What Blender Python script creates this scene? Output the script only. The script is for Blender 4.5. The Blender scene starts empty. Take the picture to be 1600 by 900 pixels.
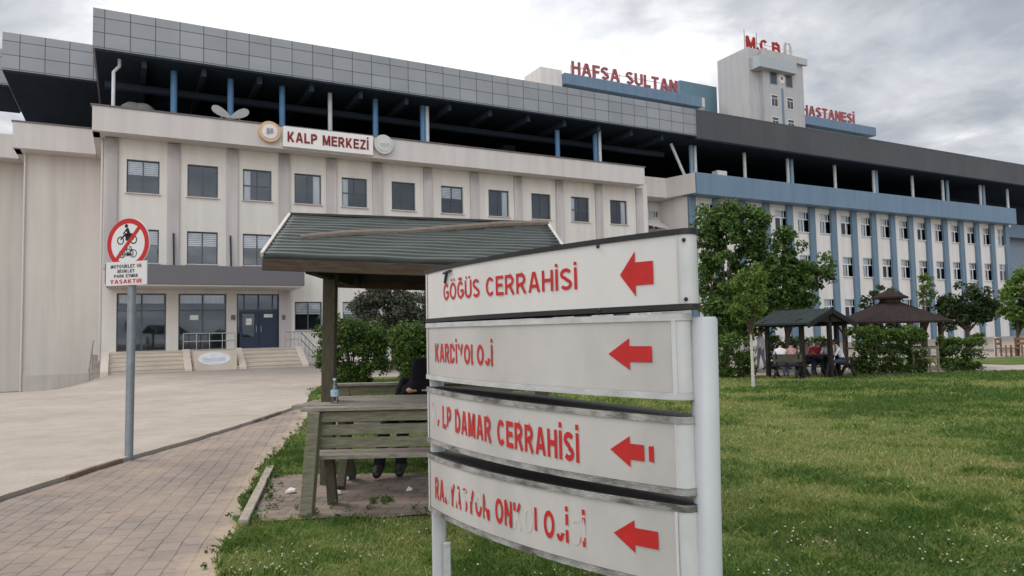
import bpy, bmesh, math, random
import numpy as np
from mathutils import Vector, Matrix, Euler
R = math.radians
random.seed(7); rng = np.random.default_rng(7)
sc = bpy.context.scene
COL = sc.collection

# ------------------------------------------------------------------ camera, sky, sun, exposure
EYE = 1.65; FPX = 1118.0
PITCH = math.atan(70 / 1118.0); ROLL = -math.atan(.0217)
CM = (Matrix.Rotation(math.pi / 2 + PITCH, 3, 'X') @ Matrix.Rotation(ROLL, 3, 'Z'))
cam = bpy.data.cameras.new('camera'); cam_o = bpy.data.objects.new('camera', cam); COL.objects.link(cam_o)
cam.sensor_width = 36; cam.lens = 36 * FPX / 1600; cam.clip_end = 3000; cam.clip_start = .05
cam_o.matrix_world = Matrix.Translation((0, 0, EYE)) @ CM.to_4x4()
sc.camera = cam_o

SUN_EL, SUN_AZ = R(52), R(-62)        # azimuth from +Y, negative = to the left
w = bpy.data.worlds.new('World'); sc.world = w; w.use_nodes = True
def build_world():
    nt = w.node_tree; N = nt.nodes; L = nt.links
    N.clear()
    out = N.new('ShaderNodeOutputWorld'); bg = N.new('ShaderNodeBackground'); bg.inputs[1].default_value = .1
    sky = N.new('ShaderNodeTexSky'); sky.sky_type = 'NISHITA'; sky.sun_disc = False
    sky.sun_elevation = SUN_EL; sky.sun_rotation = SUN_AZ; sky.dust_density = 3
    tc = N.new('ShaderNodeTexCoord')
    sep = N.new('ShaderNodeSeparateXYZ'); L.new(tc.outputs['Generated'], sep.inputs[0])
    def m(op, a, b=None, c=None):
        n = N.new('ShaderNodeMath'); n.operation = op
        for i, q in enumerate((a, b, c)):
            if q is None: continue
            if isinstance(q, (int, float)): n.inputs[i].default_value = q
            else: L.new(q, n.inputs[i])
        return n.outputs[0]
    zz = m('ADD', m('MAXIMUM', sep.outputs[2], 0), .22)
    comb = N.new('ShaderNodeCombineXYZ')
    L.new(m('DIVIDE', sep.outputs[0], zz), comb.inputs[0]); L.new(m('DIVIDE', sep.outputs[1], zz), comb.inputs[1])
    def noise(scale, det, rough, dist=0, off=0):
        n = N.new('ShaderNodeTexNoise'); n.inputs['Scale'].default_value = scale; n.inputs['Detail'].default_value = det
        n.inputs['Roughness'].default_value = rough; n.inputs['Distortion'].default_value = dist
        mp = N.new('ShaderNodeMapping'); mp.inputs['Location'].default_value = (off, off * .7, off * .3)
        L.new(comb.outputs[0], mp.inputs[0]); L.new(mp.outputs[0], n.inputs[0]); return n.outputs[0]
    def ramp(v, stops):
        r = N.new('ShaderNodeValToRGB'); e = r.color_ramp.elements
        e[0].position, e[0].color = stops[0][0], stops[0][1]; e[1].position, e[1].color = stops[-1][0], stops[-1][1]
        for p, c in stops[1:-1]:
            q = e.new(p); q.color = c
        L.new(v, r.inputs[0]); return r.outputs[0]
    # right-hand side of the sky is greyer: a heavier bank of cloud stands there
    g = m('MULTIPLY', m('MAXIMUM', sep.outputs[0], -.1), .50)
    gl = m('MULTIPLY', m('MAXIMUM', m('SUBTRACT', m('MULTIPLY', sep.outputs[0], -1), .36), 0), 1.5)
    n1 = noise(1.7, 7, .55, .3, 3.1)
    n3 = m('MULTIPLY_ADD', noise(4.2, 5, .55, .4, 7.7), .42, -.21)          # smaller broken puffs on the big banks
    v = m('SUBTRACT', m('SUBTRACT', m('ADD', m('ADD', n1, .215), n3), g), gl)
    col = ramp(v, [(.20, (2.3, 2.45, 2.75, 1)), (.38, (3.2, 3.4, 3.75, 1)), (.52, (4.9, 5.05, 5.3, 1)), (.655, (7.8, 7.85, 7.95, 1))])
    n2 = noise(2.2, 5, .5, .2, 11.3)
    cover = ramp(n2, [(.28, (.80, .80, .80, 1)), (.5, (.97, .97, .97, 1))])
    mx = N.new('ShaderNodeMix'); mx.data_type = 'RGBA'
    bh = m('MULTIPLY_ADD', m('MAXIMUM', m('MULTIPLY', sep.outputs[1], -1), 0), 1.1, 1.0)      # sky brightened behind the camera, added as fill light for the facades
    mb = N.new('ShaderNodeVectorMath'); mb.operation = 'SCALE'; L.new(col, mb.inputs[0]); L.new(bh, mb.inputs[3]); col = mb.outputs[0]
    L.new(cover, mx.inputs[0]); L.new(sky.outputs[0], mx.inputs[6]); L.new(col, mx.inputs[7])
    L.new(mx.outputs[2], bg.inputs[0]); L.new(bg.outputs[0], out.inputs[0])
build_world()
sun = bpy.data.lights.new('sun', 'SUN'); sun.energy = 1.5; sun.angle = R(22); sun.color = (1, .95, .88)
sun_o = bpy.data.objects.new('sun', sun); COL.objects.link(sun_o)
sd = Vector((math.sin(SUN_AZ) * math.cos(SUN_EL), math.cos(SUN_AZ) * math.cos(SUN_EL), math.sin(SUN_EL)))
sun_o.rotation_euler = sd.to_track_quat('Z', 'Y').to_euler()
sc.view_settings.view_transform = 'Standard'; sc.view_settings.look = 'None'
sc.view_settings.gamma = 1; sc.view_settings.exposure = .55
sc.render.engine = 'CYCLES'; sc.cycles.use_denoising = True; sc.cycles.max_bounces = 6

# ------------------------------------------------------------------ survey helpers (photo measurements -> metres)
def ray(x, y): return CM @ Vector(((x - 800) / FPX, -(y - 450) / FPX, -1))
def at(x, y, D):
    d = ray(x, y); return Vector((0, 0, EYE)) + d * (D / d.y)
UX, UY = .88071729, .47364233                 # direction of the hospital front
ANG = math.atan2(UY, UX)
def fac(x, y, v):
    d = ray(x, y); k = v / (-d.x * UY + d.y * UX)
    p = Vector((0, 0, EYE)) + d * k
    return p.x * UX + p.y * UY, p.z
def fw(u, v, z): return Vector((u * UX - v * UY, u * UY + v * UX, z))
def S(x, a, b):
    t = np.clip((x - a) / (b - a), 0, 1); return t * t * (3 - 2 * t)
def gh(X, Y):
    u = X * UX + Y * UY; v = -X * UY + Y * UX
    return .2 * S(v, 22, 36) - 1.2 * S(v, 26, 44) * S(-u, .6, 2.6) - .2 * S(Y, 13, 24) * S(X, 2, 8) * (1 - S(v, 21, 26))
def ghs(X, Y): return float(gh(np.float64(X), np.float64(Y)))
V0 = 39.47; VW = V0 + 1.2                     # parapet plane and wall plane of the hospital front

# ------------------------------------------------------------------ materials
MATS = {}
def mat(name, col, rough=.6, spec=.3, var=.12, vscale=3., bump=0., bscale=30., metal=0., stretch=(1, 1, 1), col2=None, streak=0., transl=0.):
    if name in MATS: return MATS[name]
    m = bpy.data.materials.new(name); m.use_nodes = True; MATS[name] = m
    nt = m.node_tree; N = nt.nodes; L = nt.links; b = N['Principled BSDF']
    b.inputs['Roughness'].default_value = rough; b.inputs['Specular IOR Level'].default_value = spec; b.inputs['Metallic'].default_value = metal
    tc = N.new('ShaderNodeTexCoord'); mp = N.new('ShaderNodeMapping'); mp.inputs['Scale'].default_value = stretch
    L.new(tc.outputs['Object'], mp.inputs[0])
    n = N.new('ShaderNodeTexNoise'); n.inputs['Scale'].default_value = vscale; n.inputs['Detail'].default_value = 6; n.inputs['Roughness'].default_value = .62
    L.new(mp.outputs[0], n.inputs[0])
    r = N.new('ShaderNodeValToRGB'); e = r.color_ramp.elements
    lo = tuple(c * (1 - var) for c in col) if col2 is None else col2
    hi = tuple(min(1, c * (1 + var)) for c in col) if col2 is None else col
    e[0].position = .3; e[0].color = (*lo, 1); e[1].position = .7; e[1].color = (*hi, 1)
    L.new(n.outputs[0], r.inputs[0]); c_out = r.outputs[0]
    if streak:
        mp2 = N.new('ShaderNodeMapping'); mp2.inputs['Scale'].default_value = (1.3, 1.3, .09); L.new(tc.outputs['Object'], mp2.inputs[0])
        n2 = N.new('ShaderNodeTexNoise'); n2.inputs['Scale'].default_value = 1.6; n2.inputs['Detail'].default_value = 5; L.new(mp2.outputs[0], n2.inputs[0])
        r2 = N.new('ShaderNodeValToRGB'); r2.color_ramp.elements[0].position = .32; r2.color_ramp.elements[0].color = (1 - streak,) * 3 + (1,)
        r2.color_ramp.elements[1].position = .6; r2.color_ramp.elements[1].color = (1, 1, 1, 1); L.new(n2.outputs[0], r2.inputs[0])
        mx = N.new('ShaderNodeMix'); mx.data_type = 'RGBA'; mx.blend_type = 'MULTIPLY'; mx.inputs[0].default_value = 1
        L.new(c_out, mx.inputs[6]); L.new(r2.outputs[0], mx.inputs[7]); c_out = mx.outputs[2]
    L.new(c_out, b.inputs['Base Color'])
    if bump:
        nb = N.new('ShaderNodeTexNoise'); nb.inputs['Scale'].default_value = bscale; nb.inputs['Detail'].default_value = 4; L.new(mp.outputs[0], nb.inputs[0])
        bp = N.new('ShaderNodeBump'); bp.inputs['Strength'].default_value = bump; bp.inputs['Distance'].default_value = .02
        L.new(nb.outputs[0], bp.inputs['Height']); L.new(bp.outputs[0], b.inputs['Normal'])
    return m
def mat_panels(name, col, pw, ph, off=(0, 0), mort=.024, mcol=.28, var=.08, rough=.45):
    m = bpy.data.materials.new(name); m.use_nodes = True; MATS[name] = m
    nt = m.node_tree; N = nt.nodes; L = nt.links; b = N['Principled BSDF']; b.inputs['Roughness'].default_value = rough; b.inputs['Specular IOR Level'].default_value = .35
    tc = N.new('ShaderNodeTexCoord'); sp = N.new('ShaderNodeSeparateXYZ'); cb = N.new('ShaderNodeCombineXYZ')
    L.new(tc.outputs['Object'], sp.inputs[0])
    ad = N.new('ShaderNodeMath'); ad.operation = 'ADD'; L.new(sp.outputs[0], ad.inputs[0]); L.new(sp.outputs[1], ad.inputs[1])
    L.new(ad.outputs[0], cb.inputs[0]); L.new(sp.outputs[2], cb.inputs[1])
    mp = N.new('ShaderNodeMapping'); mp.inputs['Location'].default_value = (off[0], off[1], 0); L.new(cb.outputs[0], mp.inputs[0])
    br = N.new('ShaderNodeTexBrick'); br.offset = 0; br.inputs['Scale'].default_value = 1; br.inputs['Brick Width'].default_value = pw; br.inputs['Row Height'].default_value = ph
    br.inputs['Mortar Size'].default_value = mort; br.inputs['Mortar Smooth'].default_value = .3
    br.inputs['Color1'].default_value = (*[c * (1 - var) for c in col], 1); br.inputs['Color2'].default_value = (*[c * (1 + var) for c in col], 1)
    br.inputs['Mortar'].default_value = (*[c * mcol for c in col], 1); L.new(mp.outputs[0], br.inputs[0])
    n = N.new('ShaderNodeTexNoise'); n.inputs['Scale'].default_value = .6; n.inputs['Detail'].default_value = 5; L.new(tc.outputs['Object'], n.inputs[0])
    mr = N.new('ShaderNodeMapRange'); mr.inputs[3].default_value = .82; mr.inputs[4].default_value = 1.15; L.new(n.outputs[0], mr.inputs[0])
    mx = N.new('ShaderNodeMix'); mx.data_type = 'RGBA'; mx.blend_type = 'MULTIPLY'; mx.inputs[0].default_value = 1
    L.new(br.outputs[0], mx.inputs[6]); L.new(mr.outputs[0], mx.inputs[7]); L.new(mx.outputs[2], b.inputs['Base Color'])
    return m
def mat_glass(name='window_glass', tint=.9):
    m = bpy.data.materials.new(name); m.use_nodes = True; MATS[name] = m
    nt = m.node_tree; N = nt.nodes; L = nt.links; N.clear()
    o = N.new('ShaderNodeOutputMaterial'); tr = N.new('ShaderNodeBsdfTransparent'); tr.inputs[0].default_value = (tint, tint * 1.03, tint * 1.06, 1)
    gl = N.new('ShaderNodeBsdfGlossy'); gl.inputs['Roughness'].default_value = .03; gl.inputs[0].default_value = (.8, .85, .9, 1)
    fr = N.new('ShaderNodeFresnel'); fr.inputs[0].default_value = 1.5
    mu = N.new('ShaderNodeMath'); mu.operation = 'MULTIPLY_ADD'; mu.inputs[1].default_value = 1.0; mu.inputs[2].default_value = .07; L.new(fr.outputs[0], mu.inputs[0])
    mx = N.new('ShaderNodeMixShader'); L.new(mu.outputs[0], mx.inputs[0]); L.new(tr.outputs[0], mx.inputs[1]); L.new(gl.outputs[0], mx.inputs[2]); L.new(mx.outputs[0], o.inputs[0])
    return m
def mat_leaf(name, dark, light, transl=.35, scale=.9):
    m = bpy.data.materials.new(name); m.use_nodes = True; MATS[name] = m
    nt = m.node_tree; N = nt.nodes; L = nt.links; b = N['Principled BSDF']; b.inputs['Roughness'].default_value = .55; b.inputs['Specular IOR Level'].default_value = .25
    at_ = N.new('ShaderNodeAttribute'); at_.attribute_name = 'tone'
    r = N.new('ShaderNodeValToRGB'); e = r.color_ramp.elements; e[0].color = (*dark, 1); e[1].color = (*light, 1); e[0].position = .1; e[1].position = .95
    L.new(at_.outputs['Fac'], r.inputs[0]); L.new(r.outputs[0], b.inputs['Base Color'])
    t = N.new('ShaderNodeBsdfTranslucent'); L.new(r.outputs[0], t.inputs[0])
    mx = N.new('ShaderNodeMixShader'); mx.inputs[0].default_value = transl; L.new(b.outputs[0], mx.inputs[1]); L.new(t.outputs[0], mx.inputs[2])
    L.new(mx.outputs[0], N['Material Output'].inputs[0])
    return m

M_cream = mat('cream_render', (.70, .665, .62), .85, .15, .05, .35, .12, 25, streak=.10)
M_side = mat('beige_render', (.60, .56, .515), .85, .15, .05, .3, .1, 25, streak=.13)
M_parapet = mat('parapet_render', (.62, .58, .56), .8, .2, .04, .5, streak=.10)
M_pil = mat('pilaster_render', (.55, .505, .50), .8, .2, .07, .6, streak=.2)
def stain_top(m, z0, z1, lo):
    nt = m.node_tree; N = nt.nodes; L = nt.links; b = N['Principled BSDF']; src = b.inputs['Base Color'].links[0].from_socket
    tc = N.new('ShaderNodeTexCoord'); sp = N.new('ShaderNodeSeparateXYZ'); L.new(tc.outputs['Object'], sp.inputs[0])
    n = N.new('ShaderNodeTexNoise'); n.inputs['Scale'].default_value = 1.1; n.inputs['Detail'].default_value = 5; L.new(tc.outputs['Object'], n.inputs[0])
    q = N.new('ShaderNodeMath'); q.operation = 'MULTIPLY_ADD'; L.new(n.outputs[0], q.inputs[0]); q.inputs[1].default_value = 2.2; L.new(sp.outputs[2], q.inputs[2])
    mr = N.new('ShaderNodeMapRange'); mr.inputs[1].default_value = z0 + 1.1; mr.inputs[2].default_value = z1 + 1.1; mr.inputs[3].default_value = 1; mr.inputs[4].default_value = lo; L.new(q.outputs[0], mr.inputs[0])
    mx = N.new('ShaderNodeMix'); mx.data_type = 'RGBA'; mx.blend_type = 'MULTIPLY'; mx.inputs[0].default_value = 1; L.new(src, mx.inputs[6]); L.new(mr.outputs[0], mx.inputs[7]); L.new(mx.outputs[2], b.inputs['Base Color'])
stain_top(M_pil, 10.8, 11.9, .62)
M_coping = mat('coping_metal', (.14, .12, .12), .5, .4)
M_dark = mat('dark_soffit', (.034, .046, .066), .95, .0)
M_fascia = mat_panels('grey_cladding', (.29, .308, .328), 1.12, .742, (.4, 1.05))
M_fascia2 = mat_panels('charcoal_cladding', (.075, .078, .085), 1.3, 2.3, (0, .6), .015, .55, .06)
M_bluepar = mat('blue_cladding', (.155, .235, .325), .5, .35, .06, .5, streak=.12)
M_bluepil = mat('blue_pilaster_paint', (.145, .218, .29), .6, .3, .08, .7, streak=.12)
M_white = mat('white_render', (.70, .67, .645), .85, .15, .04, .4, streak=.10)
M_bluecol = mat('blue_column_paint', (.10, .22, .40), .5, .3)
M_whitecol = mat('white_pipe', (.60, .62, .64), .5, .3)
M_frame = mat('slate_window_frame', (.07, .085, .105), .45, .4)
M_blueframe = mat('navy_door_frame', (.025, .045, .085), .4, .4)
M_wframe = mat('white_window_frame', (.72, .72, .72), .4, .4)
M_int = mat('room_interior', (.03, .034, .04), .9, .1, .4, 1.)
M_blind = mat('window_blind', (.80, .80, .80), .8, .1)
M_curtain = mat('curtain_cloth', (.80, .81, .82), .9, .1, .15, 14., stretch=(1, 1, .05))
M_curtain_b = mat('blue_curtain_cloth', (.18, .24, .36), .9, .1, .15, 14., stretch=(1, 1, .05))
M_glass = mat_glass()
M_canopy = mat('canopy_metal', (.13, .125, .135), .45, .4, .06, .4)
M_marble = mat('beige_step_stone', (.56, .49, .41), .6, .3, .1, 1.2)
M_chrome = mat('brushed_steel', (.36, .37, .38), .35, .5, metal=.9)
M_red = mat('red_letter', (.33, .025, .025), .5, .35, .15, 8)
M_redfar = mat('haze_paled_red', (.34, .10, .11), .6, .3, .15, 4)  # distance haze put into the base colour as a paler, pinker red
M_signred = mat('red_film', (.50, .022, .020), .4, .4, .10, 25)
M_signwhite = mat('sign_panel_white', (.66, .645, .63), .38, .4, .05, 2.2, streak=.06)
M_signold = mat('sign_panel_yellowed', (.54, .515, .50), .4, .4, .06, 5.0, streak=.17)
M_alu = mat('weathered_aluminium', (.50, .50, .50), .42, .45, .2, 9, stretch=(1, 1, 3))
M_grime = mat('grimy_rail', (.38, .365, .35), .6, .3, 0, 7, .3, 60, col2=(.10, .095, .088), stretch=(1, 1, 2.5))
for q, p_ in zip(M_grime.node_tree.nodes['Color Ramp'].color_ramp.elements, (.34, .60)): q.position = p_
M_black = mat('black_rail', (.022, .021, .023), .5, .4, .3, 8)
M_post = mat('sign_post_paint', (.55, .56, .58), .38, .45, .06, 3, streak=.06)
M_ghost = mat('faded_film', (.545, .515, .50), .6, .3, .06, 20)
M_pole = mat('galvanised_pole', (.24, .27, .295), .45, .4, .15, 6, metal=.25)
M_wood = mat('weathered_wood', (.27, .245, .185), .85, .2, 0, 6, .5, 30, stretch=(1.2, 9, 9), col2=(.125, .128, .078))
M_woodv = mat('weathered_post_wood', (.125, .108, .078), .85, .2, 0, 6, .5, 30, stretch=(9, 9, 1.2), col2=(.06, .056, .036))
M_woodgrey = mat('grey_table_wood', (.36, .325, .285), .85, .2, 0, 7, .5, 30, stretch=(1.2, 9, 9), col2=(.15, .135, .105))
M_wooddark = mat('dark_eave_wood', (.07, .05, .035), .8, .2, .35, 5, .3, 30, stretch=(1, 8, 8))
M_gazwood = mat('dark_stained_wood', (.028, .024, .022), .85, .15, .3, 6)
M_roofgreen = mat('green_corrugated_sheet', (.034, .047, .041), .45, .45, .3, 4, stretch=(1, 3, 3))
M_trim = mat('pale_roof_trim', (.50, .48, .43), .6, .3, .15, 6)
M_bark = mat('tree_bark', (.10, .075, .055), .9, .1, .4, 8, .6, 30, stretch=(2, 2, .5))
M_limed = mat('limed_trunk', (.55, .53, .48), .9, .1, .2, 8)
M_skin = mat('skin', (.42, .25, .18), .55, .3, .06, 10)
M_hair = mat('dark_hair', (.018, .013, .011), .6, .3, .3, 30)
M_blackcloth = mat('black_cloth', (.010, .010, .012), .9, .15, .3, 14, .3, 60)
M_whitecloth = mat('white_cloth', (.62, .62, .64), .9, .1, .06, 10)
M_redcloth = mat('red_cloth', (.32, .035, .05), .9, .1, .2, 10)
M_patcloth = mat('patterned_cloth', (.55, .40, .38), .9, .1, 0, 22, col2=(.30, .10, .10))
M_jeans = mat('blue_jeans', (.045, .065, .11), .9, .1, .2, 12)
M_greycloth = mat('grey_cloth', (.20, .22, .30), .9, .1, .1, 12)
M_shoe = mat('dark_shoe', (.012, .011, .012), .5, .4)
M_paper = mat('litter_paper', (.7, .7, .68), .9, .1)
M_browntile = mat('brown_shingle', (.036, .027, .026), .95, .05, .25, 6, .4, 20)
M_orangewood = mat('varnished_wood', (.20, .115, .065), .6, .3, .2, 5)
M_slateroof = mat('slate_green_sheet', (.030, .038, .040), .85, .1, .2, 3)

# ------------------------------------------------------------------ mesh helpers
class MB:
    def __init__(s): s.v = []; s.f = []; s.m = []
    def poly(s, pts, mi=0):
        b = len(s.v); s.v += [tuple(p) for p in pts]; s.f.append(tuple(range(b, b + len(pts)))); s.m.append(mi)
    def add(s, vs, fs, mi=0):
        b = len(s.v); s.v += [tuple(p) for p in vs]; s.f += [tuple(b + i for i in f) for f in fs]; s.m += [mi] * len(fs)
    def box(s, x0, x1, y0, y1, z0, z1, mi=0):
        vs = [(x, y, z) for z in (z0, z1) for y in (y0, y1) for x in (x0, x1)]
        s.add(vs, [(0, 2, 3, 1), (4, 5, 7, 6), (0, 1, 5, 4), (2, 6, 7, 3), (0, 4, 6, 2), (1, 3, 7, 5)], mi)
    def bar(s, a, b, w, h, up=(0, 0, 1), mi=0):
        a = Vector(a); b = Vector(b); d = (b - a).normalized(); up = Vector(up)
        if abs(d.dot(up)) > .98: up = Vector((0, 1, 0))
        x = d.cross(up).normalized() * (w / 2); y = x.cross(d).normalized() * (h / 2)
        vs = [a - x - y, a + x - y, a + x + y, a - x + y, b - x - y, b + x - y, b + x + y, b - x + y]
        s.add(vs, [(0, 1, 2, 3), (4, 7, 6, 5), (0, 4, 5, 1), (1, 5, 6, 2), (2, 6, 7, 3), (3, 7, 4, 0)], mi)
    def tube(s, pts, rad, n=10, cap=True, mi=0):
        pts = [Vector(p) for p in pts]
        if isinstance(rad, (int, float)): rad = [rad] * len(pts)
        b = len(s.v); prev = None
        for i, p in enumerate(pts):
            d = (pts[min(i + 1, len(pts) - 1)] - pts[max(i - 1, 0)]).normalized()
            if prev is None: x = d.orthogonal().normalized()
            else: x = (prev - d * prev.dot(d)).normalized()
            prev = x; y = d.cross(x)
            for k in range(n):
                a = 2 * math.pi * k / n; s.v.append(tuple(p + (x * math.cos(a) + y * math.sin(a)) * rad[i]))
        for i in range(len(pts) - 1):
            for k in range(n):
                q = b + i * n; s.f.append((q + k, q + (k + 1) % n, q + n + (k + 1) % n, q + n + k)); s.m.append(mi)
        if cap:
            s.f.append(tuple(b + k for k in range(n))[::-1]); s.m.append(mi)
            q = b + (len(pts) - 1) * n; s.f.append(tuple(q + k for k in range(n))); s.m.append(mi)
    def lathe(s, prof, c=(0, 0, 0), n=16, mi=0):
        b = len(s.v)
        for r, z in prof:
            for k in range(n):
                a = 2 * math.pi * k / n; s.v.append((c[0] + r * math.cos(a), c[1] + r * math.sin(a), c[2] + z))
        for i in range(len(prof) - 1):
            for k in range(n):
                q = b + i * n; s.f.append((q + k, q + (k + 1) % n, q + n + (k + 1) % n, q + n + k)); s.m.append(mi)
    def ball(s, c, r, n=10, mi=0, sz=(1, 1, 1)):
        prof = [(r * math.sin(math.pi * i / (n // 2 + 1)), -r * math.cos(math.pi * i / (n // 2 + 1))) for i in range(n // 2 + 2)]
        b = len(s.v); s.lathe([(max(a, 1e-4), z) for a, z in prof], (0, 0, 0), n, mi)
        for i in range(b, len(s.v)):
            x, y, z = s.v[i]; s.v[i] = (c[0] + x * sz[0], c[1] + y * sz[1], c[2] + z * sz[2])
    def xform(s, fn):
        s.v = [tuple(fn(Vector(p))) for p in s.v]; return s
    def build(s, name, mats, parent=None, smooth=False, bevel=0, off=None):
        me = bpy.data.meshes.new(name)
        if off is None: off = parent.get('_off', (0, 0, 0)) if parent is not None else (0, 0, 0)
        o_ = Vector(off)
        me.from_pydata([tuple(Vector(p) - o_) for p in s.v], [], s.f)
        if not isinstance(mats, (list, tuple)): mats = [mats]
        for q in mats: me.materials.append(q)
        me.polygons.foreach_set('material_index', s.m)
        bm = bmesh.new(); bm.from_mesh(me); bmesh.ops.recalc_face_normals(bm, faces=bm.faces)
        if bevel: 
            ed = [e for e in bm.edges if len(e.link_faces) == 2 and e.calc_face_angle(0) > .6]
            bmesh.ops.bevel(bm, geom=ed, offset=bevel, segments=2, affect='EDGES', profile=.6, clamp_overlap=True)
        bm.to_mesh(me); bm.free()
        if smooth:
            me.polygons.foreach_set('use_smooth', [True] * len(me.polygons))
            me.set_sharp_from_angle(angle=R(40))
        o = bpy.data.objects.new(name, me); COL.objects.link(o)
        if parent is not None:
            o.parent = parent; o['_off'] = tuple(off)
        return o
def tag(o, label=None, cat=None, group=None, kind=None):
    if label: o['label'] = label
    if cat: o['category'] = cat
    if group: o['group'] = group
    if kind: o['kind'] = kind
    return o
def thing(name, label, cat, loc=(0, 0, 0), rz=0, group=None, off=None):
    """Empty at the thing's base. off = coordinates (in the builder's frame) that fall on that base."""
    o = bpy.data.objects.new(name, None); COL.objects.link(o); o.empty_display_size = .2
    o.location = loc; o.rotation_euler = (0, 0, rz); tag(o, label, cat, group)
    o['_off'] = tuple(off) if off is not None else (0, 0, 0)
    return o
def building(name, label, cat, u, v, z=0):
    return thing(name, label, cat, fw(u, v, z), ANG, off=(u, v, z))
def solo(o, label, cat, group=None):
    """put the origin of a single-mesh thing at the bottom centre of its box"""
    vs = np.array([q.co[:] for q in o.data.vertices]); c = (vs.min(0) + vs.max(0)) / 2; c[2] = vs[:, 2].min()
    o.data.transform(Matrix.Translation(-Vector(c))); o.location = o.location + Vector(c); return tag(o, label, cat, group)
def copy_tree(o, parent=None):
    c = o.copy(); COL.objects.link(c); c.parent = parent
    for ch in list(o.children): copy_tree(ch, c)
    return c
def np_mesh(name, verts, faces, mats, tone=None, parent=None, off=(0, 0, 0), smooth=False):
    verts = np.asarray(verts, np.float32) - np.asarray(off, np.float32); k = faces.shape[1]
    me = bpy.data.meshes.new(name); me.vertices.add(len(verts)); me.vertices.foreach_set('co', verts.ravel())
    me.loops.add(faces.size); me.loops.foreach_set('vertex_index', faces.ravel().astype(np.int32))
    me.polygons.add(len(faces)); me.polygons.foreach_set('loop_start', np.arange(0, faces.size, k, dtype=np.int32))
    if tone is not None:
        a = me.attributes.new('tone', 'FLOAT', 'FACE'); a.data.foreach_set('value', np.asarray(tone, np.float32))
    me.update(); me.validate()
    for q in (mats if isinstance(mats, (list, tuple)) else [mats]): me.materials.append(q)
    if smooth: me.polygons.foreach_set('use_smooth', [True] * len(me.polygons))
    o = bpy.data.objects.new(name, me); COL.objects.link(o)
    if parent is not None: o.parent = parent; o['_off'] = tuple(off)
    return o

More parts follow.
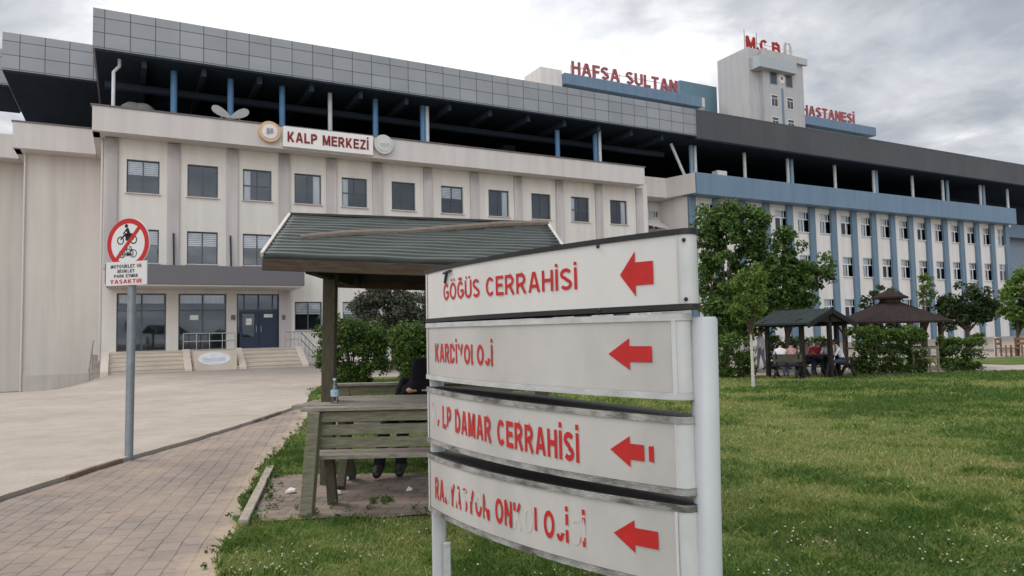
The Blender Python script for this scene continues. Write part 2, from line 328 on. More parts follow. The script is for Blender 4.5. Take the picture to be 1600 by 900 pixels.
# lettering: a plain bold sans drawn from strokes. returns verts (x right, y up, z out), faces, char index per face
def _arc(cx, cy, rx, ry, a0, a1, n=12): return [(cx + rx * math.cos(R(a0 + (a1 - a0) * i / n)), cy + ry * math.sin(R(a0 + (a1 - a0) * i / n))) for i in range(n + 1)]
def glyph(ch, s):
    """strokes [(points, closed)] on a cap height of 1 with stroke width s, and the advance width"""
    h = s / 2; B, T, M = h, 1 - h, .5
    def stem(x): return ([(x, 0), (x, 1)], False)
    base = {'Ö': 'O', 'Ü': 'U', 'İ': 'I', 'Ğ': 'G', 'Ş': 'S'}.get(ch, ch); W = .72
    if base == 'A': W = .80; st = [([(.015 + h * .9, 0), (W / 2 - .03, 1), (W / 2 + .03, 1), (W - .015 - h * .9, 0)], False), ([(.2, .30), (W - .2, .30)], False)]
    elif base == 'B': st = [stem(h), ([(s, T), (.40, T)] + _arc(.40, (T + M) / 2, .24, (T - M) / 2, 90, -90) + [(s, M)], False), ([(.40, M)] + _arc(.42, (M + B) / 2, .26, (M - B) / 2, 90, -90) + [(s, B)], False)]; W = .74
    elif base in 'CG':
        W = .76; a = _arc(W / 2 + .01, .5, W / 2 - h, .5 - h, 42, 360 - (42 if base == 'C' else 30), 22); st = [(a, False)]
        if base == 'G': st.append(([(W - h, .16), (W - h, .46), (W * .52, .46)], False))
    elif base == 'D': W = .74; st = [stem(h), ([(s, T), (.34, T)] + _arc(.34, .5, W - h - .34, .5 - h, 90, -90, 16) + [(s, B)], False)]
    elif base == 'E': W = .64; st = [stem(h), ([(s, T), (W, T)], False), ([(s, B), (W + .02, B)], False), ([(s, .52), (W - .04, .52)], False)]
    elif base == 'F': W = .60; st = [stem(h), ([(s, T), (W, T)], False), ([(s, .48), (W - .06, .48)], False)]
    elif base == 'H': st = [stem(h), stem(W - h), ([(s, .52), (W - s, .52)], False)]
    elif base == 'I': W = s; st = [stem(h)]
    elif base == 'J': W = .54; st = [([(W - h, 1), (W - h, .30)] + _arc(W / 2, .30, W / 2 - h, .30 - h, 0, -165, 12), False)]
    elif base == 'K': st = [stem(h), ([(s * .8, .30), (W - h * 1.3, 1)], False), ([(W * .42, .50), (W - h, 0)], False)]; W = .74
    elif base == 'L': W = .60; st = [stem(h), ([(s, B), (W, B)], False)]
    elif base == 'M': W = .86; st = [stem(h), stem(W - h), ([(s * .62, 1), (W / 2, .06)], False), ([(W - s * .62, 1), (W / 2, .06)], False)]
    elif base == 'N': st = [stem(h), stem(W - h), ([(h * 1.1, 1), (W - h * 1.1, 0)], False)]
    elif base == 'O': W = .80; st = [(_arc(W / 2, .5, W / 2 - h, .5 - h, 0, 345, 23), True)]
    elif base in 'PR':
        W = .68; st = [stem(h), ([(s, T), (.40, T)] + _arc(.40, .70, W - h - .40, T - .70, 90, -90) + [(s, .40 + 0 * h)], False)]
        if base == 'R': W = .74; st.append(([(.40, .42), (W - h * .9, 0)], False))
    elif base == 'S': W = .68; st = [(_arc(W / 2, .735, W / 2 - h, .265 - h, 25, 250, 14) + [(W * .5, .515)] + _arc(W / 2, .265, W / 2 - h, .265 - h, 75, -155, 14), False)]
    elif base == 'T': W = .66; st = [([(0, T), (W, T)], False), ([(W / 2, 0), (W / 2, 1 - s)], False)]
    elif base == 'U': st = [([(h, 1), (h, .36)] + _arc(W / 2, .36, W / 2 - h, .36 - h, 180, 360, 14) + [(W - h, 1)], False)]
    elif base == 'V': W = .76; st = [([(h * .9, 1), (W / 2 - .03, 0), (W / 2 + .03, 0), (W - h * .9, 1)], False)]
    elif base == 'Y': W = .74; st = [([(h * .9, 1), (W / 2, .42)], False), ([(W - h * .9, 1), (W / 2, .42)], False), ([(W / 2, 0), (W / 2, .50)], False)]
    elif base == 'Z': W = .66; st = [([(.02, T), (W, T)], False), ([(0, B), (W, B)], False), ([(W - h * 1.1, 1 - s * .6), (h * 1.1, s * .6)], False)]
    elif base == '.': W = s; st = [([(h, 0), (h, s)], False)]
    else: return [], .34
    if ch == 'İ': st.append(([(h, 1.10), (h, 1.10 + s * .95)], False))
    if ch in 'ÖÜ': st += [([(W / 2 + q, 1.08), (W / 2 + q, 1.08 + s * .85)], False) for q in (-.17, .17)]
    if ch == 'Ğ': st.append((_arc(W / 2, 1.24, .17, .13, 200, 340, 8), False))
    if ch == 'Ş': st.append(([(W / 2, .0), (W / 2, -.10), (W / 2 - .12, -.16)], False))
    return st, W
def letters(body, bold=.17, depth=.0):
    vs, fs, ci = [], [], []; x = 0
    for i, ch in enumerate(body):
        st, W = glyph(ch, bold)
        for j, (pts, closed) in enumerate(st):
            n = len(pts); b0 = len(vs); z = depth + .0008 * j; L_, R_ = [], []
            for k in range(n):
                p = Vector(pts[k]); a = Vector(pts[k - 1]) if (k or closed) else None; c = Vector(pts[(k + 1) % n]) if (k < n - 1 or closed) else None
                d0 = (p - a).normalized() if a is not None else None; d1 = (c - p).normalized() if c is not None else None
                d0 = d0 if d0 is not None else d1; d1 = d1 if d1 is not None else d0
                nn = Vector((-d0.y - d1.y, d0.x + d1.x)); nn.normalize(); q = nn * (bold / 2 / max(.45, nn.dot(Vector((-d0.y, d0.x)))))
                if ch in 'AV' and abs(pts[k][1] - .5) == .5: q = Vector((math.copysign(1, q.x) * bold * .5, 0))      # feet cut level
                L_.append(p + q); R_.append(p - q)
            for k in range(n): vs += [((x + L_[k].x) * .7, L_[k].y * .7, z), ((x + R_[k].x) * .7, R_[k].y * .7, z)]
            m = n if closed else n - 1
            for k in range(m): p, q = b0 + 2 * k, b0 + 2 * ((k + 1) % n); fs.append((p, p + 1, q + 1, q)); ci.append(i)
            if depth:
                b1 = len(vs); vs += [(v[0], v[1], -depth) for v in vs[b0:b1]]; o = b1 - b0
                for k in range(m):
                    p, q = b0 + 2 * k, b0 + 2 * ((k + 1) % n); fs += [(p, q, q + o, p + o), (p + 1, p + 1 + o, q + 1 + o, q + 1), (p + o, q + o, q + 1 + o, p + 1 + o)]; ci += [i] * 3
                if not closed:
                    for p in (b0, b0 + 2 * (n - 1)): fs.append((p, p + 1, p + 1 + o, p + o)); ci.append(i)
        x += W + .13
    return vs, fs, ci
def fit(vs, x0, x1, y0, cap):
    a = np.array(vs); mn, mx = a[:, 0].min(), a[:, 0].max(); k = cap / .70
    return [(x0 + (p[0] - mn) / (mx - mn) * (x1 - x0), y0 + p[1] * k, p[2]) for p in vs]
def text_mesh(name, body, x0, x1, y0, cap, fn, m, parent, bold=.17, depth=0.):
    vs, fs, ci = letters(body, bold, depth); vs = fit(vs, x0, x1, y0, cap)
    b = MB(); b.add([fn(p) for p in vs], fs); return b.build(name, m, parent)
def text_letters(name, body, x0, x1, y0, cap, fn, m, parent, bold=.17, depth=0., mats=None):
    vs, fs, ci = letters(body, bold, depth); vs = fit(vs, x0, x1, y0, cap)
    for i, ch in enumerate(body):
        if ch == ' ': continue
        b = MB(); mp = {}
        for f, k in zip(fs, ci):
            if k != i: continue
            for q in f:
                if q not in mp: mp[q] = len(b.v); b.v.append(tuple(fn(vs[q])))
            b.f.append(tuple(mp[q] for q in f)); b.m.append(0)
        if b.f: b.build(name, (mats or {}).get(i, m), parent)

# ------------------------------------------------------------------ ground, road, path, lawn
def mat_ground(kind):
    m = bpy.data.materials.new(kind); m.use_nodes = True; nt = m.node_tree; N = nt.nodes; L = nt.links; b = N['Principled BSDF']
    b.inputs['Specular IOR Level'].default_value = .2
    tc = N.new('ShaderNodeTexCoord')
    def noise(s, d=6, r=.6, vec=None):
        n = N.new('ShaderNodeTexNoise'); n.inputs['Scale'].default_value = s; n.inputs['Detail'].default_value = d; n.inputs['Roughness'].default_value = r
        L.new(vec or tc.outputs['Object'], n.inputs[0]); return n.outputs[0]
    def ramp(v, stops):
        r = N.new('ShaderNodeValToRGB'); e = r.color_ramp.elements
        e[0].position = stops[0][0]; e[0].color = (*stops[0][1], 1); e[1].position = stops[-1][0]; e[1].color = (*stops[-1][1], 1)
        for p, c in stops[1:-1]:
            q = e.new(p); q.color = (*c, 1)
        L.new(v, r.inputs[0]); return r.outputs[0]
    def mix(f, a, c, mode='MIX'):
        x = N.new('ShaderNodeMix'); x.data_type = 'RGBA'; x.blend_type = mode
        if isinstance(f, float): x.inputs[0].default_value = f
        else: L.new(f, x.inputs[0])
        for i, q in ((6, a), (7, c)):
            if isinstance(q, tuple): x.inputs[i].default_value = (*q, 1)
            else: L.new(q, x.inputs[i])
        return x.outputs[2]
    def bump(v, s, d=.01):
        q = N.new('ShaderNodeBump'); q.inputs['Strength'].default_value = s; q.inputs['Distance'].default_value = d; L.new(v, q.inputs['Height']); L.new(q.outputs[0], b.inputs['Normal'])
    if kind == 'road_concrete':
        c = ramp(noise(.35), [(.3, (.34, .295, .255)), (.5, (.385, .34, .30)), (.7, (.43, .385, .34))])
        st = ramp(noise(1.7, 8, .7), [(.36, (.89, .87, .85)), (.56, (1, 1, 1))])
        c = mix(1., c, st, 'MULTIPLY'); sp = ramp(noise(26., 3, .7), [(.36, (.80, .80, .78)), (.5, (1, 1, 1))])
        c = mix(.7, c, mix(1., c, sp, 'MULTIPLY')); L.new(c, b.inputs['Base Color']); b.inputs['Roughness'].default_value = .9; bump(noise(40., 4), .25)
    if kind in ('path_pavers', 'pad_pavers'):
        mp = N.new('ShaderNodeMapping'); mp.inputs['Rotation'].default_value = (0, 0, R(76) if kind == 'path_pavers' else R(4)); L.new(tc.outputs['Object'], mp.inputs[0])
        wv = N.new('ShaderNodeTexNoise'); wv.inputs['Scale'].default_value = 1.3; wv.inputs['Detail'].default_value = 3; L.new(tc.outputs['Object'], wv.inputs[0])
        vm = N.new('ShaderNodeMix'); vm.data_type = 'VECTOR'; vm.inputs[0].default_value = .05; L.new(mp.outputs[0], vm.inputs[4]); L.new(wv.outputs[1], vm.inputs[5])
        br = N.new('ShaderNodeTexBrick'); br.inputs['Scale'].default_value = 1; br.inputs['Brick Width'].default_value = .23; br.inputs['Row Height'].default_value = .165
        br.inputs['Mortar Size'].default_value = .007; br.inputs['Mortar Smooth'].default_value = .4; br.inputs['Bias'].default_value = -.1
        if kind == 'path_pavers':
            c1, c2, mo = (.222, .190, .172), (.272, .234, .213), (.125, .104, .093)
        else: c1, c2, mo = (.17, .142, .124), (.23, .195, .172), (.06, .055, .036)
        br.inputs['Color1'].default_value = (*c1, 1); br.inputs['Color2'].default_value = (*c2, 1); br.inputs['Mortar'].default_value = (*mo, 1); L.new(vm.outputs[1], br.inputs[0])
        dust = ramp(noise(1.1, 7, .68), [(.40, (0, 0, 0)), (.66, (.85, .85, .85))])
        c = mix(dust, br.outputs[0], (.33, .262, .215))
        c = mix(1., c, ramp(noise(.5, 4), [(.35, (.84, .83, .82)), (.65, (1.08, 1.06, 1.04))]), 'MULTIPLY')
        yel = ramp(noise(.9, 5, .6, None), [(.64, (0, 0, 0)), (.74, (.5, .5, .5))]); c = mix(yel, c, (.36, .29, .20))
        dirt = ramp(noise(7., 6, .75), [(.30, (.55, .5, .46)), (.42, (1, 1, 1))]); c = mix(.8, c, mix(1., c, dirt, 'MULTIPLY'))
        if kind == 'path_pavers':                                # sand washed over the stones along the lawn side
            ea = N.new('ShaderNodeAttribute'); ea.attribute_name = 'edge'; me_ = N.new('ShaderNodeMath'); me_.operation = 'MULTIPLY_ADD'; L.new(noise(1.9, 6, .7), me_.inputs[0]); me_.inputs[1].default_value = -1.5; L.new(ea.outputs['Fac'], me_.inputs[2])
            mr = N.new('ShaderNodeMapRange'); mr.inputs[1].default_value = -1.12; mr.inputs[2].default_value = -.75; L.new(me_.outputs[0], mr.inputs[0]); c = mix(mr.outputs[0], c, (.37, .30, .225))
        L.new(c, b.inputs['Base Color']); b.inputs['Roughness'].default_value = .9
        ad = N.new('ShaderNodeMath'); ad.operation = 'MULTIPLY_ADD'; L.new(br.outputs[1], ad.inputs[0]); ad.inputs[1].default_value = -.8; L.new(noise(22.), ad.inputs[2]); bump(ad.outputs[0], .6, .012)
    if kind == 'lawn_soil':
        c = ramp(noise(.55, 6, .65), [(.36, (.055, .10, .022)), (.5, (.09, .14, .034)), (.60, (.15, .15, .06)), (.70, (.22, .18, .09))])
        c = mix(.6, c, mix(1., c, ramp(noise(14., 6, .8), [(.3, (.4, .4, .4)), (.7, (1.5, 1.5, 1.5))]), 'MULTIPLY')); L.new(c, b.inputs['Base Color']); b.inputs['Roughness'].default_value = .95; bump(noise(30., 6, .8), .8, .03)
    if kind == 'dirt':
        c = ramp(noise(3., 8, .7), [(.3, (.16, .105, .07)), (.7, (.33, .25, .18))]); L.new(c, b.inputs['Base Color']); b.inputs['Roughness'].default_value = .95; bump(noise(30., 6, .8), .8, .03)
    return m
M_road = mat_ground('road_concrete'); M_path = mat_ground('path_pavers'); M_pad = mat_ground('pad_pavers'); M_lawn = mat_ground('lawn_soil'); M_dirt = mat_ground('dirt')

def wob(y, s, a): return a * (math.sin(y * 1.7 * s + 1) + .6 * math.sin(y * 4.1 * s + 2.3) + .4 * math.sin(y * 9.3 * s))
def interp(y, tab): return float(np.interp(y, [t[0] for t in tab], [t[1] for t in tab]))
def xroad(y): return interp(y, [(-20, -6.2), (4, -5.75), (7.9, -5.62), (10.4, -5.55), (13, -5.32), (18, -5.22), (22, -6.2), (28, -7)]) + wob(y, 1, .02)
def xlawn(y): return interp(y, [(-20, -1.2), (3, -1.7), (5.1, -2.08), (7.2, -2.68), (9.1, -3.2), (11.5, -3.62), (14, -4.03), (17.5, -4.9), (20, -5.7), (24, -6.8), (28, -7)]) + wob(y, 1.7, .035)
def sheet(name, ys, xl, xr, nx, dz, m, skirt=0., edge=False):
    b = MB(); rows = []
    for y in ys:
        xa, xb = xl(y), xr(y)
        t = np.linspace(0, 1, nx) ** 1.0
        rows.append([(xa + (xb - xa) * q, y, ghs(xa + (xb - xa) * q, y) + dz) for q in t])
    vs = [p for r in rows for p in r]; fs = []
    for i in range(len(ys) - 1):
        for k in range(nx - 1): q = i * nx + k; fs.append((q, q + 1, q + nx + 1, q + nx))
    b.add(vs, fs)
    if skirt:
        for i in range(len(ys) - 1):
            for k in (0, nx - 1):
                p, q = rows[i][k], rows[i + 1][k]; b.poly([p, q, (q[0], q[1], q[2] - skirt), (p[0], p[1], p[2] - skirt)])
        for r in (rows[0], rows[-1]):
            for k in range(nx - 1):
                p, q = r[k], r[k + 1]; b.poly([p, q, (q[0], q[1], q[2] - skirt), (p[0], p[1], p[2] - skirt)])
    o = b.build(name, m, None, smooth=True); tag(o, kind='structure')
    if edge:
        at_ = o.data.attributes.new('edge', 'FLOAT', 'POINT'); at_.data.foreach_set('value', [(k % nx) / (nx - 1) * (xr(ys[k // nx]) - xl(ys[k // nx])) - (xr(ys[k // nx]) - xl(ys[k // nx])) for k in range(len(o.data.vertices))])
    return o
def ground_grid():
    xs = np.concatenate([[-900, -400, -200, -120, -80], np.arange(-60, 131, 1.5), [160, 220, 400, 900]])
    ys = np.concatenate([[-300, -100, -40], np.arange(-20, 131, 1.5), [160, 220, 400, 900]])
    Xg, Yg = np.meshgrid(xs, ys); Z = gh(Xg, Yg) - .09
    nx = len(xs); vs = np.stack([Xg.ravel(), Yg.ravel(), Z.ravel()], 1)
    i = np.arange(len(ys) - 1)[:, None] * nx + np.arange(nx - 1)[None]; fs = np.stack([i, i + 1, i + nx + 1, i + nx], -1).reshape(-1, 4)
    tag(np_mesh('ground', vs, fs, M_dirt, smooth=True), kind='structure')
ground_grid()
ysn = list(np.arange(-15, 28.01, .25))
sheet('road', ysn, lambda y: -70, xroad, 90, 0, M_road, .08)
sheet('forecourt', list(np.arange(28.0, 95, 1.0)), lambda y: -70, lambda y: 130, 150, -.003, M_road, .08)
sheet('path', ysn, lambda y: xroad(y) + .03, lambda y: xlawn(y) - .02, 14, -.055, M_path, 0., True)
sheet('lawn', list(np.arange(-15, 27.81, .2)), xlawn, lambda y: 75, 110, -.035, M_lawn, .05)
sheet('far_lawn', list(np.arange(31.2, 37.6, .4)), lambda y: 21.5 - .55 * (y - 31), lambda y: 80, 60, .03, M_lawn, .08)

# broken strip of kerb between road and path, and the edging of the shelter pad
b = MB()
for y0, y1 in ((9.0, 9.6), (9.62, 10.2), (14.6, 16.2)):
    a = Vector((xroad(y0) - .0, y0, -.03)); c = Vector((xroad(y1) - .0, y1, -.028)); b.bar(a, c, .07, .07)
solo(b.build('kerb_strip', mat('broken_kerb', (.20, .15, .115), .9, .1, .3, 6, .6, 20), bevel=.012), 'broken dirty kerb strip between pale road and brick path', 'kerb')

# ------------------------------------------------------------------ hospital buildings
def wall_open(b, u0, u1, z0, z1, ops, v, rev=.22, mi=0, side=-1):
    """wall face at v (facing -v) with rectangular openings (ua,ub,za,zb) and their reveals"""
    us = sorted({u0, u1, *[o[0] for o in ops], *[o[1] for o in ops]}); zs = sorted({z0, z1, *[o[2] for o in ops], *[o[3] for o in ops]})
    for i in range(len(us) - 1):
        for k in range(len(zs) - 1):
            cu, cz = (us[i] + us[i + 1]) / 2, (zs[k] + zs[k + 1]) / 2
            if any(o[0] < cu < o[1] and o[2] < cz < o[3] for o in ops): continue
            b.poly([(us[i], v, zs[k]), (us[i + 1], v, zs[k]), (us[i + 1], v, zs[k + 1]), (us[i], v, zs[k + 1])], mi)
    for ua, ub, za, zb in ops:
        q = v + rev
        b.poly([(ua, v, za), (ua, q, za), (ua, q, zb), (ua, v, zb)], mi); b.poly([(ub, v, za), (ub, v, zb), (ub, q, zb), (ub, q, za)], mi)
        b.poly([(ua, v, za), (ub, v, za), (ub, q, za), (ua, q, za)], mi); b.poly([(ua, v, zb), (ua, q, zb), (ub, q, zb), (ub, v, zb)], mi)

def window_proto(wd, ht, kind, style):
    """window with frame as the part, pane/sill/curtain as sub-parts; origin at bottom centre, facing -y"""
    fr = MB(); t = .06; x = wd / 2
    fm = M_frame if style == 'slate' else M_wframe
    fr.box(-x, x, 0, .07, 0, t); fr.box(-x, x, 0, .07, ht - t, ht); fr.box(-x, -x + t, 0, .07, t, ht - t); fr.box(x - t, x, 0, .07, t, ht - t)
    if style == 'slate':
        fr.box(-.03, .03, .003, .067, t, ht - t)
        if kind in (1, 3): fr.box(-x + t, -.03, .006, .064, ht * .47, ht * .47 + .05); fr.box(.03, x - t, .006, .064, ht * .47, ht * .47 + .05)
    else:
        zt = ht * .64; fr.box(-x + t, x - t, .003, .067, zt - .05, zt + .05); fr.box(-.05, .05, .006, .07, t, zt - .05)
        fr.box(x * .42, x * .42 + .06, .006, .064, zt + .05, ht - t)
    f = fr.build('window', fm)
    p = MB(); p.poly([(-x + t, .035, t), (x - t, .035, t), (x - t, .035, ht - t), (-x + t, .035, ht - t)]); p.build('pane', M_glass, f)
    s = MB(); s.box(-x - .06, x + .06, -.26, 0.0, -.05, -.002); s.build('sill', M_parapet if style == 'slate' else M_wframe, f, bevel=.008)
    if kind in (0, 1) and style == 'slate':
        q = MB(); n = 7
        for i in range(n):
            z = ht - t - .02 - i * .098; q.bar((-x + t, .075, z - .04), (x - t, .075, z - .04), .012, .075)
        q.build('blind', M_blind, f)
    if style == 'slate' and kind in (2, 3):
        q = MB(); sgn = 1 if kind == 2 else -1; nn = 9; base = []
        for i in range(nn + 1):
            base.append((sgn * (x - t - .36 * i / nn), .085 + (.03 if i % 2 else 0)))
        for i in range(nn):
            q.poly([(*base[i], t), (*base[i + 1], t), (*base[i + 1], ht - t), (*base[i], ht - t)])
        q.build('curtain', M_curtain, f)
    if style != 'slate':
        q = MB()
        q.poly([(-x + t, .14, zt + .05), (x * .42, .14, zt + .05), (x * .42, .14, ht - t), (-x + t, .14, ht - t)])
        if kind != 1: q.poly([(-x * .45, .14, t), (-.05, .14, t), (-.05, .14, zt), (-x * .45, .14, zt)])
        else: q.poly([(.1, .14, t), (x * .5, .14, t), (x * .5, .14, zt), (.1, .14, zt)])
        q.build('curtain', M_curtain, f)
    return f
def place_window(proto, root, u, v, z, first):
    o = proto if first else copy_tree(proto, root)
    o.parent = root; off = root['_off']; o.location = (u - off[0], v - off[1], z - off[2])

# --- cream heart-centre block
hb = building('hospital_building', 'cream hospital block with dark open top storey and grey clad roof edge', 'building', 15, 45)
WU = [-.13, 2.68, 5.44, 8.16, 10.84, 13.84, 17.03, 20.30, 23.47, 26.59, 29.86]; WW = [1.5] * 11
WU_C = [a + .75 for a in WU]; WU_C[2] = 6.18
rows = [(9.15, 1.72), (5.60, 1.72), (2.05, 1.58)]
ops = []
for r, (z, h) in enumerate(rows):
    for i, c in enumerate(WU_C):
        if r == 2 and i < 3: continue
        ops.append((c - .75, c + .75, z, z + h))
GL = [(-.5, 1.73, 1.13, 4.05), (2.30, 4.62, 1.13, 4.05), (5.13, 7.38, 1.13, 4.05)]
b = MB(); wall_open(b, -1.13, 33.2, -.2, 12.2, ops + GL, VW); b.poly([(33.2, VW, -.2), (33.2, VW + 4, -.2), (33.2, VW + 4, 12.2), (33.2, VW, 12.2)])
b.poly([(-1.13, VW, -1.4), (-1.13, VW + 5.3, -1.4), (-1.13, VW + 5.3, 12.2), (-1.13, VW, 12.2)])
b.build('wall', M_cream, hb)
b = MB(); b.box(-5.0, -1.14, 45.8, 46.2, -1.6, 12.4); b.build('wall', M_side, hb)
b = MB(); b.box(-16, -5.05, 48.7, 49.1, -1.6, 12.4); b.build('wall', M_side, hb)
b = MB(); b.box(-5.0, -1.14, 45.73, 45.797, -1.6, -.05); b.build('plinth', mat('plinth_render', (.54, .50, .46), .85, .15, .06, 1, streak=.15), hb, bevel=.01)
b = MB(); b.box(-1.0, 33.1, VW + .6, VW + .7, -.2, 12.0)
for z in (4.55, 8.1): b.box(-1.0, 33.1, VW + .24, VW + .6, z, z + .1)
b.build('interior', M_int, hb)
protos = [window_proto(1.5, 1.72, k, 'slate') for k in range(4)]; protos.append(window_proto(1.5, 1.72, 4, 'slate'))
usedp = set(); pat = [0, 4, 3, 2, 3, 4, 1, 2, 4, 3, 2]
for r, (z, h) in enumerate(rows):
    for i, c in enumerate(WU_C):
        if r == 2 and i < 3: continue
        k = pat[i] if r == 0 else (0 if r == 1 and i < 4 else [0, 3, 4, 1, 2][(i * 2 + r) % 5])
        if r == 2 and i == 3: k = 0
        if r == 2:
            o = copy_tree(protos[k], hb) if k in usedp else protos[k]; o.parent = hb; o.scale = (1, 1, 1.58 / 1.72); usedp.add(k)
            o.location = (c - 15, VW + .13 - 45, z); continue
        place_window(protos[k], hb, c, VW + .13, z, k not in usedp); usedp.add(k)
PIL = [(-1.11, -.53), (1.74, 2.3), (4.6, 5.16), (7.3, 7.88), (9.94, 10.5), (12.65, 13.22), (15.85, 16.4), (19.0, 19.56), (22.15, 22.7), (25.35, 25.92), (28.56, 29.14), (32.1, 32.68)]
for a, c in PIL:
    b = MB(); b.box(a, c, VW - .14, VW - .003, -.1 if a > 8.2 else (5.25 if a < 7 else 1.0), 11.86); b.build('pilaster', M_pil, hb, bevel=.015)
b = MB()
b.box(-1.62, 32.05, V0, V0 + .3, 11.87, 13.1); b.box(-1.62, 32.05, V0 + .3, VW + .3, 11.9, 12.05); b.box(-1.62, -1.3, V0 + .3, VW + 8, 11.9, 13.1)
b.build('parapet', M_parapet, hb, bevel=.01)
b = MB(); b.box(-1.7, 32.12, V0 - .06, V0 + .38, 13.1, 13.17); b.build('coping', M_coping, hb)
b = MB(); b.box(-5.4, -1.63, 44.6, 44.9, 11.87, 13.24); b.box(-5.4, -1.63, 44.9, 46.3, 11.9, 12.05); b.box(-5.4, -5.1, 44.9, 49, 11.9, 13.24); b.build('parapet', M_parapet, hb, bevel=.01)
b = MB(); b.box(-5.46, -1.63, 44.54, 44.98, 13.24, 13.31); b.build('coping', M_coping, hb)
b = MB(); b.box(-16, -5.42, 47.3, 47.6, 11.87, 13.2); b.box(-16, -5.42, 47.6, 49.1, 11.9, 12.05); b.build('parapet', M_parapet, hb, bevel=.01)
# top open storey: floor, dark lining, roof
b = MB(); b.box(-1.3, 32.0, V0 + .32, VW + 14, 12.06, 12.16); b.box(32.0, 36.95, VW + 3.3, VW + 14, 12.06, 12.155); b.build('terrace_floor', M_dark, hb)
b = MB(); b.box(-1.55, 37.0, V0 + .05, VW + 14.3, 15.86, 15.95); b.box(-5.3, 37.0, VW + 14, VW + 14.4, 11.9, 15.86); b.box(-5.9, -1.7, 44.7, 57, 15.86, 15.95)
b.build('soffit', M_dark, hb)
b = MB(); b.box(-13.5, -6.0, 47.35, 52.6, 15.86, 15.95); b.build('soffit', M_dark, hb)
b = MB(); b.box(-1.65, 37.05, V0, VW + 14.5, 15.951, 17.95); b.build('roof_edge', M_fascia, hb)
b = MB(); b.box(-5.93, -1.66, 44.6, 57, 15.951, 17.95); b.build('roof_edge', M_fascia, hb)
b = MB(); b.box(-13.5, -5.94, 47.3, 52.6, 15.951, 17.95); b.build('roof_edge', M_fascia, hb)
for px, kind in ((271, 'b'), (360, 'b'), (441, 'b'), (516, 'w'), (587, 'b'), (661, 'b'), (668, 'w'), (871, 'b'), (930, 'b'), (937, 'w'), (776, 'd')):
    u = fac(px, 230, V0 + 1.6)[0]; b = MB(); r_ = .17 if kind == 'b' else .13
    if kind == 'd': continue
    b.tube([(u, V0 + 1.6, 11.88), (u, V0 + 1.6, 15.86)], r_, 10); b.build('column', M_bluecol if kind == 'b' else M_whitecol, hb, smooth=True)
u = fac(177, 150, V0 + .6)[0]
b = MB(); b.tube([(u, V0 + .7, 12.0), (u, V0 + .7, 15.1), (u + .25, V0 + .9, 15.5), (u + .25, V0 + .9, 15.86)], .085, 10); b.build('vent_pipe', M_whitecol, hb, smooth=True)
for px in (513, 1001):
    u = fac(px, 290, VW - .1)[0]; b = MB(); b.tube([(u, VW - .08, 1.), (u, VW - .08, 11.88)], .06, 8); b.build('downpipe', M_parapet, hb, smooth=True)
for px in (271, 360):
    u = fac(px, 380, VW - .2)[0]; b = MB(); b.tube([(u, VW - .2, 7.15), (u + .03, VW - .35, 5.2)], .045, 8); b.build('drain_stub', M_black, hb, smooth=True)
b = MB(); b.tube([(-1.22, VW + .5, -1.2), (-1.22, VW + .5, 12.)], .06, 8); b.tube([(-4.95, 45.7, -1.2), (-4.95, 45.7, 11.9)], .05, 8); b.build('downpipe', M_parapet, hb, smooth=True)
